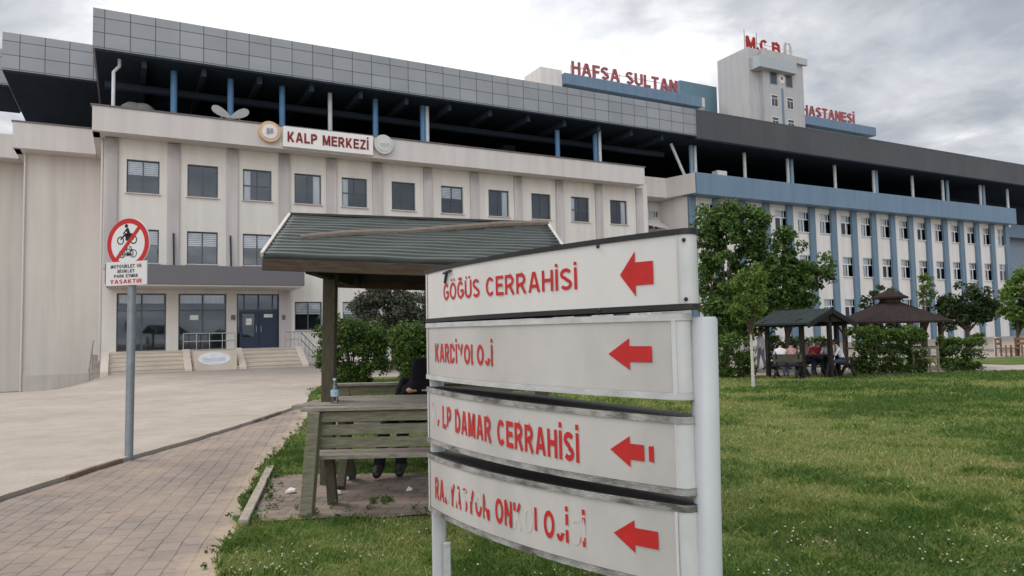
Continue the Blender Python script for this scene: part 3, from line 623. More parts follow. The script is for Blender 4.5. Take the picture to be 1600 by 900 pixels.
# entrance canopy and glazing
b = MB(); b.box(-.95, 8.06, VW - 3, VW - .002, 4.32, 5.24); b.build('canopy', M_canopy, hb, bevel=.02)
b = MB(); b.box(-.85, 7.95, VW - 2.9, VW - .003, 4.24, 4.318); b.build('canopy_soffit', M_parapet, hb)
for (a, c, z0, z1), kind in zip(GL, 'ggd'):
    fm = M_frame if kind == 'g' else M_blueframe
    b = MB(); t = .06; q0, q1 = VW + .12, VW + .19
    b.box(a, c, q0, q1, z0, z0 + t); b.box(a, c, q0, q1, z1 - t, z1); b.box(a, a + t, q0, q1, z0 + t, z1 - t); b.box(c - t, c, q0, q1, z0 + t, z1 - t)
    mid = (a + c) / 2 + (0 if kind == 'd' else -.0); b.box(mid - .04, mid + .04, q0 + .003, q1 - .003, z0 + t, z1 - t); b.box(a + t, mid - .04, q0 + .005, q1 - .005, z0 + 2.02, z0 + 2.08); b.box(mid + .04, c - t, q0 + .005, q1 - .005, z0 + 2.02, z0 + 2.08)
    if kind == 'd': b.box(c - .42, c - .36, q0 + .006, q1 - .006, z0 + 2.08, z1 - t); b.box(a + .36, a + .42, q0 + .006, q1 - .006, z0 + 2.08, z1 - t)
    fo = b.build('shopfront_frame' if kind == 'g' else 'door_surround', fm, hb)
    p = MB(); p.poly([(a + t, q0 + .04, z0 + t), (c - t, q0 + .04, z0 + t), (c - t, q0 + .04, z1 - t), (a + t, q0 + .04, z1 - t)]); p.build('pane', M_glass, fo)
    if kind == 'd':
        for s_, (x0, x1) in enumerate(((a + .16, mid - .05), (mid + .05, c - .12))):
            d = MB(); y0_, y1_ = q0 - .05, q0 - .002
            d.box(x0, x1, y0_, y1_, z0 + .02, z0 + .6); d.box(x0, x1, y0_, y1_, z0 + 1.85, z0 + 2.0); d.box(x0, x0 + .14, y0_, y1_, z0 + .6, z0 + 1.85); d.box(x1 - .14, x1, y0_, y1_, z0 + .6, z0 + 1.85)
            if s_: d.box(x0 + .14, x1 - .14, y0_ + .01, y1_ - .004, z0 + .6, z0 + 1.85)
            do = d.build('door', mat('navy_door_paint', (.018, .034, .064), .4, .4), hb)
            hd = MB(); hd.tube([(x1 - .07 if not s_ else x0 + .07, y0_ - .04, z0 + .85), (x1 - .07 if not s_ else x0 + .07, y0_ - .04, z0 + 1.2)], .015, 8); hd.build('handle', M_chrome, do)
            nt_ = MB(); xm = (x0 + x1) / 2; nt_.box(xm - .15, xm + .15, y0_ - .01, y0_ - .003, z0 + 1.25, z0 + 1.6) if not s_ else nt_.box(xm - .25, xm + .2, y0_ - .01, y0_ - .003, z0 + 1.65, z0 + 1.83)
            nt_.build('notice', M_paper, do)
    else:
        if a > 2: nt_ = MB(); nt_.box(a + .55, a + .95, q0 - .012, q0 - .003, z0 + 1.55, z0 + 1.8); nt_.build('notice', M_paper, fo)
        c_ = MB(); c_.poly([(a + .1, q0 + .2, z1 - .5), (c - .1, q0 + .2, z1 - .5), (c - .1, q0 + .2, z1 - .07), (a + .1, q0 + .2, z1 - .07)]); c_.build('blind', M_curtain, fo)
for px, py in ((364, 496), (443, 496)):
    u, z = fac(px, py, VW - .1); b = MB(); b.lathe([(.001, -.14), (.09, -.12), (.1, 0), (.09, .12), (.001, .14)], (u, VW - .12, z), 10); b.build('wall_lamp', M_coping, hb, smooth=True)
b = MB(); 
for px, py in ((197, 157), (213, 158)):
    u, z = fac(px, py, V0 + 1.0); b.lathe([(.001, .55), (.3, .5), (.55, .3), (.6, 0), (.55, -.5)], (u + .3, V0 + 1.2, 13.25), 14)
b.build('roof_tank', mat('tank_grey', (.17, .17, .16), .6, .3), hb, smooth=True)

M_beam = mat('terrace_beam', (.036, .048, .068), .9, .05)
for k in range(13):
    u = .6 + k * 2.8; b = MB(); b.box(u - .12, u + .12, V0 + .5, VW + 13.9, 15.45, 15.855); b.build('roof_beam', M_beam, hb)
b = MB(); b.tube([(-1.2, V0 + 3.2, 15.2), (36.5, V0 + 3.2, 15.2)], .22, 8); b.build('duct', M_beam, hb, smooth=True)
for u, w_, h_ in ((3.4, 1.2, 1.6), (7.2, .9, 1.3), (19.2, 2.2, 1.5), (24, 1.0, 2.0)):
    b = MB(); b.box(u, u + w_, V0 + 6, V0 + 7, 12.165, 12.165 + h_ + 1.2); b.build('air_handler', mat('dusty_grey_unit', (.10, .11, .12), .7, .2), hb, bevel=.03)
# grille-awning in the recess between the blocks
ab = building('hospital_building', 'white hospital wing with blue pilasters, blue parapet band and charcoal roof edge', 'building', 58, 45)
BU = [46.3 + 2.69 * i for i in range(-3, 13)]
brow = [(9.5, 1.72), (5.86, 1.72), (2.2, 1.72)]; bw = 1.55
ops = [(u, u + bw, z, z + h) for z, h in brow for u in BU if u > 37.5]
b = MB(); wall_open(b, 37.0, 79.3, -.4, 11.9, ops, VW, .2); b.poly([(37., VW, -.4), (37., VW + 4.4, -.4), (37., VW + 4.4, 11.9), (37., VW, 11.9)]); b.poly([(79.3, VW, -.4), (79.3, VW + 9, -.4), (79.3, VW + 9, 11.9), (79.3, VW, 11.9)]); b.build('wall', M_white, ab)
b = MB(); b.box(37.1, 79.2, VW + .6, VW + .7, -.3, 11.8)
for z in (4.9, 8.4): b.box(37.1, 79.2, VW + .24, VW + .6, z, z + .1)
b.build('interior', M_int, ab)
wp = [window_proto(bw, 1.72, k, 'white') for k in range(3)]; used = set(); n = 0
for z, h in brow:
    for i, u in enumerate(BU):
        if u <= 37.5: continue
        k = (0, 0, 2, 1, 0, 2, 1)[n % 7]; n += 1; place_window(wp[k], ab, u + bw / 2, VW + .12, z, k not in used); used.add(k)
for i in range(-3, 14):
    a = 45.0 + 2.68 * i - .15
    if a < 36.9: a = 37.0
    b = MB(); b.box(a, a + .66, VW - .22, VW - .003, -.3, 11.6); b.build('pilaster', M_bluepil, ab, bevel=.015)
b = MB(); b.box(36.86, 79.9, V0 - .02, V0 + .3, 11.6, 13.2); b.box(36.9, 79.9, V0 + .3, VW + .3, 11.62, 11.8); b.build('parapet', M_bluepar, ab, bevel=.01)
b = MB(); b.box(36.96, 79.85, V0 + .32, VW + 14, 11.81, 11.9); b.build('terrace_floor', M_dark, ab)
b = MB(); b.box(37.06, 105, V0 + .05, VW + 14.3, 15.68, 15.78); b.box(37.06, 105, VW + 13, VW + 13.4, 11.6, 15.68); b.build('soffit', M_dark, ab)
b = MB(); b.box(37.06, 105, V0 - .02, VW + 14.5, 15.781, 17.95); b.build('roof_edge', M_fascia2, ab)
for px, kind in ((1080, 'b'), (1086, 'w'), (1163, 'w'), (1230, 'w'), (1236, 'b'), (1303, 'w'), (1363, 'w'), (1367, 'b'), (1423, 'w'), (1470, 'w'), (1477, 'b'), (1528, 'w'), (1533, 'b'), (1570, 'w')):
    u = fac(px, 250, V0 + 1.6)[0]; b = MB(); b.tube([(u, V0 + 1.6, 11.6), (u, V0 + 1.6, 15.68)], .17 if kind == 'b' else .14, 10); b.build('column', mat('pale_blue_column', (.20, .30, .40), .5, .3) if kind == 'b' else M_whitecol, ab, smooth=True)
a_, z_ = fac(1048, 222, V0 + 1.5); c_, z2_ = fac(1080, 268, V0 + 1.5)
b = MB(); b.tube([(a_, V0 + 1.5, 15.6), (c_, V0 + 1.5, 12.)], .11, 8); b.build('brace', M_whitecol, ab, smooth=True)
b = MB(); u, z = fac(1124, 268, V0 + 1.); b.box(u - .5, u + .5, V0 + .7, V0 + 1.3, 13.0, 13.75); b.build('air_unit', M_whitecol, ab, bevel=.03)
# recess between the blocks
b = MB(); vr = VW + 3.2
wall_open(b, 33.25, 37.0, -.3, 12.2, [(35.9, 37.0 - .05, 9.5, 11.0)], vr, .2); b.build('recess_wall', M_white, ab)
b = MB(); b.box(32.1, 37.0, vr + .4, vr + .5, -.2, 12); b.build('interior', M_int, ab)
wr = window_proto(1.05, 1.5, 1, 'white'); place_window(wr, ab, 36.43, vr + .1, 9.5, True)
b = MB(); b.add([(33.6, V0 + 2.6, 11.7), (36.2, V0 + 2.6, 11.7), (36.85, V0 + .1, 11.7), (36.85, V0 + .4, 11.7), (36.85, VW + 3, 11.7), (33.6, VW + 3, 11.7),
       (33.6, V0 + 2.6, 13.2), (36.2, V0 + 2.6, 13.2), (36.85, V0 + .1, 13.2), (36.85, V0 + .4, 13.2), (36.85, VW + 3, 13.2), (33.6, VW + 3, 13.2)],
      [(0, 1, 7, 6), (1, 2, 8, 7), (2, 4, 10, 8), (0, 6, 11, 5), (0, 5, 4, 2, 1), (6, 7, 8, 10, 11)]); b.build('recess_parapet', M_parapet, ab)
b = MB(); b.add([(32.9, VW + .2, 9.4), (36.6, VW + 1.6, 9.4), (36.6, VW + 3.1, 10.4), (32.9, VW + 3.1, 10.4), (32.9, VW + .2, 9.32), (36.6, VW + 1.6, 9.32), (36.6, VW + 3.1, 10.32), (32.9, VW + 3.1, 10.32)],
      [(0, 1, 2, 3), (4, 7, 6, 5), (0, 4, 5, 1), (1, 5, 6, 2), (0, 3, 7, 4)]); b.build('awning', M_parapet, ab)
# set-back end wing at the far right
b = MB(); b.box(79.4, 112, VW + 5.5, VW + 6, -.4, 11.9); b.build('end_wall', mat('blue_grey_render', (.22, .27, .33), .8, .2, .1, .5), ab)
b = MB(); b.box(79.95, 112, VW + 4.2, VW + 4.6, 11.4, 12.9); b.build('end_parapet', M_bluepar, ab)
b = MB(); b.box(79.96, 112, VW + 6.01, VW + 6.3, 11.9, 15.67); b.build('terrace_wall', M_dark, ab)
for z in (2.2, 5.9, 9.2):
    for u in (82.5, 86, 89.5):
        b = MB(); b.box(u, u + 1.8, VW + 5.42, VW + 5.498, z, z + 1.9); b.build('end_window', M_frame, ab)

# --- rear ward block and tower, far behind
RV = 79.5
rb = building('ward_block', 'distant blue edged ward block rising behind the grey clad roof', 'building', 64, RV + 6)
b = MB(); b.box(51.6, 75.2, RV + 1.2, RV + 14, 0, 35.3); b.build('wall', mat('pale_blue_render', (.30, .40, .48), .8, .2, .05, .3), rb)
b = MB(); b.box(51.5, 76, RV, RV + 14.5, 35.0, 36.5); b.build('roof_band', M_bluepar, rb, bevel=.02)
b = MB(); b.box(48.1, 51.48, RV + .6, RV + 5, 0, 37.0); b.build('stair_core', M_white, rb, bevel=.03)
for i in range(8):
    b = MB(); u = 53 + i * 2.85; b.box(u, u + 1.0, RV + 1.1, RV + 1.198, 33.9, 34.5); b.build('vent', M_wframe, rb)
qa = fac(1062, 130, RV + 9); qb = fac(1086, 118, RV + 9); qc = fac(1122, 130, RV + 9)
b = MB(); b.box(qa[0], qb[0], RV + 9, RV + 20, 34, qa[1] + .1); b.box(qb[0] - 3, qc[0], RV + 9.4, RV + 21, 34, qb[1] - 1.1); b.build('plant_room', mat('teal_cladding', (.13, .22, .27), .6, .3), rb, bevel=.02)
b = MB(); b.box(76.2, 79.3, RV + 3, RV + 10, 28, 36.4); b.build('link_wall', mat('grey_render', (.30, .31, .33), .8, .2), rb)
b = MB(); u, z = fac(1085, 138, RV + 4); b.box(u - 1.2, u + 1.6, RV + 3.5, RV + 4.5, 36.51, 38.0); b.build('roof_hut', M_parapet, rb)

tw = building('tower', 'tall pale grey tower with small windows standing above the charcoal roof edge', 'building', 92, RV + 4)
TZ = 46.0; TU0, TU1 = 86.0, 98.6
tr_ = [(37.0, 38.9), (33.4, 35.3), (40.5, 42.6)]
M_tower = mat('tower_render', (.46, .455, .46), .85, .15, .05, .25, streak=.1)
c1u = [fac(1206, 120, RV - .9)[0], fac(1229, 120, RV - .9)[0]]
b = MB(); b.box(TU0, TU1, RV, RV + 6.6, 0, TZ); b.build('wall', M_tower, tw)
bay0, bay1 = fac(1192, 120, RV - .8)[0], fac(1250, 120, RV - .8)[0]
b = MB(); b.box(bay0, bay1, RV - .8, RV - .003, 10, 43.0); b.build('bay', M_tower, tw)
h0, h1 = fac(1187, 95, RV - 2)[0], fac(1245, 105, RV - 2)[0]
b = MB(); b.box(h0, h1, RV - 2.0, RV - .003, 42.3, 44.2); b.build('hood', mat('tower_hood_paint', (.40, .44, .46), .7, .2), tw, bevel=.03)
b = MB(); b.box(fac(1190, 80, RV - .6)[0], TU1 + .5, RV - .6, RV - .004, 44.9, TZ + .02); b.build('top_rail', M_tower, tw, bevel=.03)
b = MB()
for i in range(5): q = h0 + 1 + i * 1.9; b.box(q, q + 1.1, RV - .68, RV - .602, 44.55, 44.88)
b.build('slot', M_coping, tw)
for zc in (41.4, 37.7, 34.1, 30.5):
    for px in (1209, 1233):
        u = fac(px, 120, RV - .9)[0]
        b = MB(); b.box(u - .8, u + .8, RV - .86, RV - .803, zc - 1.0, zc + 1.0); wo = b.build('window', M_wframe if zc < 40 else mat('louvre_grey', (.2, .23, .25), .6), tw)
        p = MB(); 
        if zc < 40: p.box(u - .65, u - .06, RV - .90, RV - .862, zc - .85, zc + .35); p.box(u + .06, u + .65, RV - .90, RV - .862, zc - .85, zc + .35); p.box(u - .65, u + .65, RV - .90, RV - .862, zc + .48, zc + .88)
        else: p.box(u - .62, u + .62, RV - .90, RV - .862, zc - .88, zc + .88)
        p.build('pane', mat('dark_pane', (.06, .07, .085), .15, .5), wo)
u = fac(1222, 120, RV - .9)[0]
b = MB(); b.box(u - .25, u + .25, RV - .83, RV - .803, 20, 40); b.build('centre_strip', M_bluepar, tw)
b = MB(); b.tube([(u, RV - .84, 41.6), (u, RV - .80, 41.6)], .75, 20); eo = b.build('emblem', M_wframe, tw)
b = MB(); b.tube([(u, RV - .88, 41.6), (u, RV - .841, 41.6)], .24, 16); b.build('emblem_core', M_redfar, eo)
for px in (1163, 1182):
    u = fac(px, 60, RV + 3)[0]; b = MB(); b.tube([(u, RV + 3, TZ), (u, RV + 3, TZ + 4.5)], [.09, .05], 6); b.build('mast', M_coping, tw)

eb = building('ward_block', 'distant low blue edged ward block right of the tower', 'building', 108, RV + 6)
b = MB(); b.box(98.8, 115, RV + 1.2, RV + 14, 0, 35.3); b.build('wall', MATS['pale_blue_render'], eb)
b = MB(); b.box(98.65, 117, RV, RV + 14.5, 35.2, 36.7); b.build('roof_band', M_bluepar, eb, bevel=.02)

# roof lettering
def roof_sign(label, body, u0, u1, v, z, cap, mats=None, lm=M_redfar):
    t = building('rooftop_sign', label, 'sign', (u0 + u1) / 2, v, z)
    text_letters('letter', body, u0, u1, z + .25, cap, lambda p: (p[0], v - p[2] * 1., p[1]), lm, t, .19, .1, mats)
    b = MB(); b.bar((u0, v + .2, z + .06), (u1, v + .2, z + .06), .08, .12); b.bar((u0, v + .2, z + cap * .75), (u1, v + .2, z + cap * .75), .08, .08)
    n = max(2, int((u1 - u0) / 2))
    for i in range(n + 1): q = u0 + (u1 - u0) * i / n; b.bar((q, v + .25, z), (q, v + .25, z + cap * .9), .07, .07)
    b.build('sign_rack', M_coping if cap < 0 else mat('rack_metal', (.58, .56, .56), .5, .4), t)
roof_sign('red HAFSA SULTAN letters standing on the blue edged roof left of the tower', 'HAFSA SULTAN', 53.0, 71.6, RV + .5, 36.5, 1.75)
roof_sign('red M.C.B.Ü. letters along the top of the tower', 'M.C.B.Ü.', 86.3, 97.4, RV + .5, TZ, 1.85, {6: M_tower, 7: M_tower}, M_red)
roof_sign('red HASTANESİ letters on the roof right of the tower', 'HASTANESİ', 98.6, 111.9, RV + .5, 36.7, 1.65)

# sign on the cream parapet
ua, za = fac(441, 197, V0); ub, zb = fac(581, 238, V0)
t = building('wall_sign', 'white KALP MERKEZİ signboard with dark red letters on the cream parapet', 'sign', (ua + ub) / 2, V0 - .25, 11.95)
b = MB(); b.box(ua, ub, V0 - .28, V0 - .003, 11.95, 13.06); b.build('board', mat('signboard_white', (.78, .77, .75), .4, .4, .03), t, bevel=.02)
text_mesh('lettering', 'KALP MERKEZİ', ua + .22, ub - .28, 12.22, .56, lambda p: (p[0], V0 - .30 - p[2], p[1]), mat('dark_red_letter', (.22, .02, .025), .5, .3), t, .20, .004)
def round_sign(px, py, label, ringm, innerm):
    u, z = fac(px, py, V0 - .2); t = building('round_sign', label, 'sign', u, V0 - .2, z - .55)
    b = MB(); b.tube([(u, V0 - .003, z), (u, V0 - .3, z)], .56, 28); b.build('disc', ringm, t, smooth=True)
    b = MB(); b.tube([(u, V0 - .302, z), (u, V0 - .33, z)], .40, 28); i = b.build('face', innerm, t, smooth=True)
    return t, i, u, z
t, i, u, z = round_sign(421, 206, 'round orange rimmed emblem left of the white signboard', mat('orange_rim', (.62, .43, .27), .5, .3), mat('emblem_white', (.74, .70, .68), .5, .3))
b = MB(); b.box(u - .17, u - .02, V0 - .345, V0 - .332, z - .17, z + .17); b.box(u + .02, u + .17, V0 - .345, V0 - .332, z - .12, z + .17); b.box(u - .1, u + .13, V0 - .349, V0 - .346, z - .05, z + .06); b.build('crest', mat('crest_grey', (.33, .30, .36), .5), i)
t, i, u, z = round_sign(599, 226, 'round pale grey emblem right of the white signboard', mat('pale_rim', (.56, .55, .53), .5, .3), mat('pale_face', (.60, .60, .585), .5, .3))
b = MB()
for k in range(5): a = -.26 + k * .12; b.bar((a + u, V0 - .336, z - .05 + .01 * k), (a + u + .05, V0 - .336, z + .06 + .012 * k), .02, .02, (0, 1, 0)); b.bar((a + u + .05, V0 - .336, z + .06 + .012 * k), (a + u + .10, V0 - .336, z - .04), .02, .02, (0, 1, 0))
b.bar((u - .28, V0 - .336, z - .12), (u + .28, V0 - .336, z - .10), .02, .02, (0, 1, 0)); b.build('lettering', mat('faint_blue_grey', (.40, .44, .47), .5), i)
# leaf shaped display standing on the terrace
for px, sg, lb in ((346, -1, 'white leaf shaped panel leaning left behind the parapet'), (374, 1, 'white leaf shaped panel leaning right behind the parapet')):
    u, z = fac(px, 172, V0 + 1.0); b = MB(); pr = []
    for k in range(14):
        a = 2 * math.pi * k / 14; x, y = .55 * math.cos(a), .22 * math.sin(a) * (1 + .4 * math.cos(a)); c, s = math.cos(R(28)), math.sin(R(28)); pr.append((u + sg * (x * c - y * s), 13.78 + x * s + y * c))
    b.add([(p[0], V0 + .95, p[1]) for p in pr] + [(p[0], V0 + 1.0, p[1]) for p in pr], [tuple(range(14)), tuple(range(14, 28))] + [(k, (k + 1) % 14, 14 + (k + 1) % 14, 14 + k) for k in range(14)])
    b.tube([(u, V0 + 1.02, 11.88), (u, V0 + 1.02, 13.75)], .03, 6)
    t = building('leaf_display', lb, 'display', u, V0 + 1., 11.88); b.build('panel', mat('display_grey', (.40, .40, .38), .6), t)

# entrance steps
st = building('entrance_steps', 'beige stone steps with sloping stringers below the grey canopy', 'steps', 3.6, VW - 2)
sf = VW - 3.9
b = MB()
for i in range(5):
    b.box(-.82, 8.0, sf + i * .32, VW - .006, (.16 + i * .19) if i else -1.3, .12 + (i + 1) * .19); b.box(-.82, 8.0, sf + i * .32 - .045, VW - .006, .1201 + (i + 1) * .19, .16 + (i + 1) * .19 - .0005)
b.build('treads', M_marble, st, bevel=.015)
for u in (fac(294, 550, sf)[0], fac(379, 550, sf)[0], 7.85, -.9):
    b = MB(); b.add([(u - .16, sf - .25, -.3), (u + .16, sf - .25, -.3), (u + .16, sf - .25, .32), (u - .16, sf - .25, .32), (u - .16, sf + 1.5, -.3), (u + .16, sf + 1.5, -.3), (u + .16, sf + 1.5, 1.2), (u - .16, sf + 1.5, 1.2)],
        [(0, 1, 2, 3), (4, 7, 6, 5), (0, 4, 5, 1), (1, 5, 6, 2), (2, 6, 7, 3), (3, 7, 4, 0)]); b.build('stringer', mat('pale_step_stone', (.60, .53, .45), .6, .3, .06, 2), st, bevel=.015)
a0, a1 = fac(297, 550, sf)[0] + .17, fac(376, 550, sf)[0] - .17
b = MB(); b.box(a0, a1, sf - .06, sf + .9, -.2, 1.1); b.build('front_panel', M_marble, st, bevel=.01)
ul, zl = fac(335, 560, sf - .07)
b = MB(); n = 26
b.add([(ul + .72 * math.cos(2 * math.pi * k / n), sf - .075, zl + .30 * math.sin(2 * math.pi * k / n)) for k in range(n)] + [(ul + .72 * math.cos(2 * math.pi * k / n), sf - .062, zl + .30 * math.sin(2 * math.pi * k / n)) for k in range(n)], [tuple(range(n))] + [(k, (k + 1) % n, n + (k + 1) % n, n + k) for k in range(n)])
t = building('oval_sign', 'white oval sign with faint blue lettering on the entrance steps', 'sign', ul, sf - .1, zl - .3); b.build('board', mat('oval_white', (.72, .73, .75), .5), t)
b = MB()
for k in range(8): x = ul - .5 + k * .125; b.bar((x, sf - .08, zl - .05), (x + .05, sf - .08, zl + .04 + .05 * ((k * 7) % 3 == 0)), .025, .03, (0, 1, 0)); b.bar((x + .06, sf - .08, zl + .03), (x + .09, sf - .08, zl - .05), .025, .03, (0, 1, 0))
b.bar((ul - .52, sf - .08, zl - .11), (ul + .5, sf - .08, zl - .09), .02, .02, (0, 1, 0)); b.build('lettering', mat('faint_blue', (.50, .58, .68), .5), t)
def railing(label, pts, n, h=.85):
    p0, p1 = Vector(pts[0]), Vector(pts[-1]); mid = (p0 + p1) / 2
    t = building('railing', label, 'railing', mid.x, mid.y, min(p0.z, p1.z))
    b = MB(); 
    for q in (h, h * .55): b.tube([p + Vector((0, 0, q)) for p in map(Vector, pts)], .025, 8)
    b.build('handrail', M_chrome, t, smooth=True)
    for k in range(n + 1):
        q = p0.lerp(p1, k / n); b = MB(); b.tube([q, q + Vector((0, 0, h))], .022, 8); b.build('baluster', M_chrome, t, smooth=True)
u0_, u1_ = fac(287, 530, sf + 1.3)[0], fac(368, 530, sf + 1.3)[0]
railing('long low steel railing in front of the glazed entrance', [(u0_, sf + 1.5, 1.1), (u1_, sf + 1.5, 1.1)], 4)
railing('steel stair railing at the right end of the entrance steps', [(8.15, sf + 2.2, 1.05), (8.5, sf + .1, .2)], 4)
railing('steel ramp railing beyond the right end of the steps', [(7.4, sf + 2.6, 1.1), (8.1, sf + 2.6, 1.1)], 3)
# side ramp at the left end
rp = building('side_ramp', 'narrow side ramp with metal railing at the left end of the entrance steps', 'ramp', -1.3, VW - 1.5)
b = MB(); b.add([(-1.55, sf + .3, -1.2), (-.98, sf + .3, -1.2), (-.98, sf + .3, -.45), (-1.55, sf + .3, -.55), (-1.55, VW + 1.5, -1.2), (-.98, VW + 1.5, -1.2), (-.98, VW + 1.5, 1.0), (-1.55, VW + 1.5, 1.0)], [(0, 1, 2, 3), (4, 7, 6, 5), (0, 4, 5, 1), (1, 5, 6, 2), (2, 6, 7, 3), (3, 7, 4, 0)]); b.build('ramp_slab', mat('ramp_stone', (.30, .26, .22), .8, .2, .2, 2), rp, bevel=.01)
b = MB(); b.tube([(-1.5, sf + .35, .35), (-1.5, VW + .8, 1.7)], .03, 8); b.tube([(-1.5, sf + .35, -.55), (-1.5, sf + .35, .35)], .03, 8); b.tube([(-1.5, VW - .8, .3), (-1.5, VW - .8, 1.25)], .03, 8); b.build('handrail', M_chrome, rp, smooth=True)

# ------------------------------------------------------------------ wayfinding sign in the foreground
SL = at(677, 600, 4.26); SR = at(1090, 600, 2.66)
SL = Vector((SL.x, SL.y, 0)); SR = Vector((SR.x, SR.y, 0)); SD = (SR - SL); SLEN = SD.length; SD.normalize(); SN = Vector((SD.y, -SD.x, 0))
if SN.y > 0: SN = -SN
SAG = .11
def spt(t, off, z): q = SL + SD * (t * SLEN) + SN * (off + SAG * 4 * t * (1 - t)); return Vector((q.x, q.y, z))
CMI = CM.transposed()
def proj(p): q = CMI @ (Vector(p) - Vector((0, 0, EYE))); return 800 + FPX * q.x / -q.z, 450 - FPX * q.y / -q.z
def t_at(px, z):
    ts = np.linspace(0, 1, 400); xs = [proj(spt(t, .04, z))[0] for t in ts]; k = int(np.argmin(xs)); return float(np.interp(px, xs[k:], ts[k:]))
sb = (SL + SR) / 2
ws = thing('wayfinding_sign', 'white curved direction sign of four stacked panels with red arrows on two posts', 'sign', sb, 0, off=sb)
b = MB(); pr_ = at(1107, 700, 2.70); zt = at(1107, 495, 2.70).z
b.tube([(pr_.x - .032, pr_.y, -.05), (pr_.x, pr_.y, zt - .01), (pr_.x, pr_.y, zt)], [.0505, .0505, .044], 28); b.build('post', M_post, ws, smooth=True)
b = MB(); pl_ = at(684, 700, 4.28); zt = at(684, 511, 4.28).z
b.tube([(pl_.x, pl_.y, -.05), (pl_.x, pl_.y, zt)], .042, 24); b.build('post', M_post, ws, smooth=True)
b = MB(); b.bar(Vector((pl_.x, pl_.y, .45)) + SD * .09, Vector((pl_.x, pl_.y, -.05)) + SD * .09, .04, .05); b.build('stay', M_alu, ws)
def panel(zl0, zl1, zr0, zr1, face_m, rail_m, rail_h, label, t0=.010, t1=.968, e=.042):
    def zz(t, k): return (zl0 + (zl1 - zl0) * k) * (1 - t) + (zr0 + (zr1 - zr0) * k) * t
    n = 44; ts = np.linspace(t0, t1, n + 1)
    def ring(k, grow=0., dz=0.):
        pts = [spt(t, e + grow, zz(t, k) + dz) for t in ts]
        for a in (30, 60, 90, 120, 150):
            q = spt(t1, 0, zz(t1, k) + dz); pts.append(q + (SN * math.cos(R(a)) + SD * math.sin(R(a))) * (e + grow))
        for t in ts[::-1]:
            q = SL + SD * (t * SLEN) - SN * (e + grow + .5 * SAG * 4 * t * (1 - t)); pts.append(Vector((q.x, q.y, zz(t, k) + dz)))
        for a in (-150, -120, -90, -60, -30):
            q = spt(t0, 0, zz(t0, k) + dz); pts.append(q + (SN * math.cos(R(a)) + SD * math.sin(R(a))) * (e + grow))
        return pts
    def solid(k0, k1, grow, dz0, dz1):
        b = MB(); r0, r1 = ring(k0, grow, dz0), ring(k1, grow, dz1); m = len(r0)
        b.add(r0 + r1, [(i, (i + 1) % m, m + (i + 1) % m, m + i) for i in range(m)]); b.add(r0, [tuple(range(m))[::-1]], 1); b.add(r1, [tuple(range(m))], 1); return b
    b = solid(0, 1, 0, .004, -.004); b.m = [2 if n <= i < n + 6 else q for i, q in enumerate(b.m)]
    p = b.build('panel', [face_m, M_black, mat('end_strip_white', (.60, .60, .60), .35, .45, .08, 6)], ws, smooth=True)
    solid(1, 1, .005, -rail_h, 0).build('top_rail', [rail_m, M_black], p, smooth=True)
    solid(0, 0, .005, 0, rail_h).build('bottom_rail', [rail_m, M_black], p, smooth=True)
    for ta, tb in ((t_at(1061, zl0), t1 - .001), (t0 + .001, t0 + .010)):        # upright end strips clipped over the face
        b = MB()
        for i in range(6):
            a_, c_ = ta + (tb - ta) * i / 6, ta + (tb - ta) * (i + 1) / 6
            b.poly([spt(a_, e + .004, zz(a_, 0) + rail_h), spt(c_, e + .004, zz(c_, 0) + rail_h), spt(c_, e + .004, zz(c_, 1) - rail_h), spt(a_, e + .004, zz(a_, 1) - rail_h)])
        b.poly([spt(ta, e, zz(ta, 0) + rail_h), spt(ta, e + .004, zz(ta, 0) + rail_h), spt(ta, e + .004, zz(ta, 1) - rail_h), spt(ta, e, zz(ta, 1) - rail_h)])
        b.build('end_strip', mat('end_strip_white', (.60, .60, .60), .35, .45, .08, 6), p, smooth=True)
    if label: p['label'] = label
    return p, zz
def sign_fn(dz=0, tilt=0, off=.0445):
    def f(p): t = p[0] / SLEN; return spt(t, off + p[2], p[1] + tilt * t + dz)
    return f
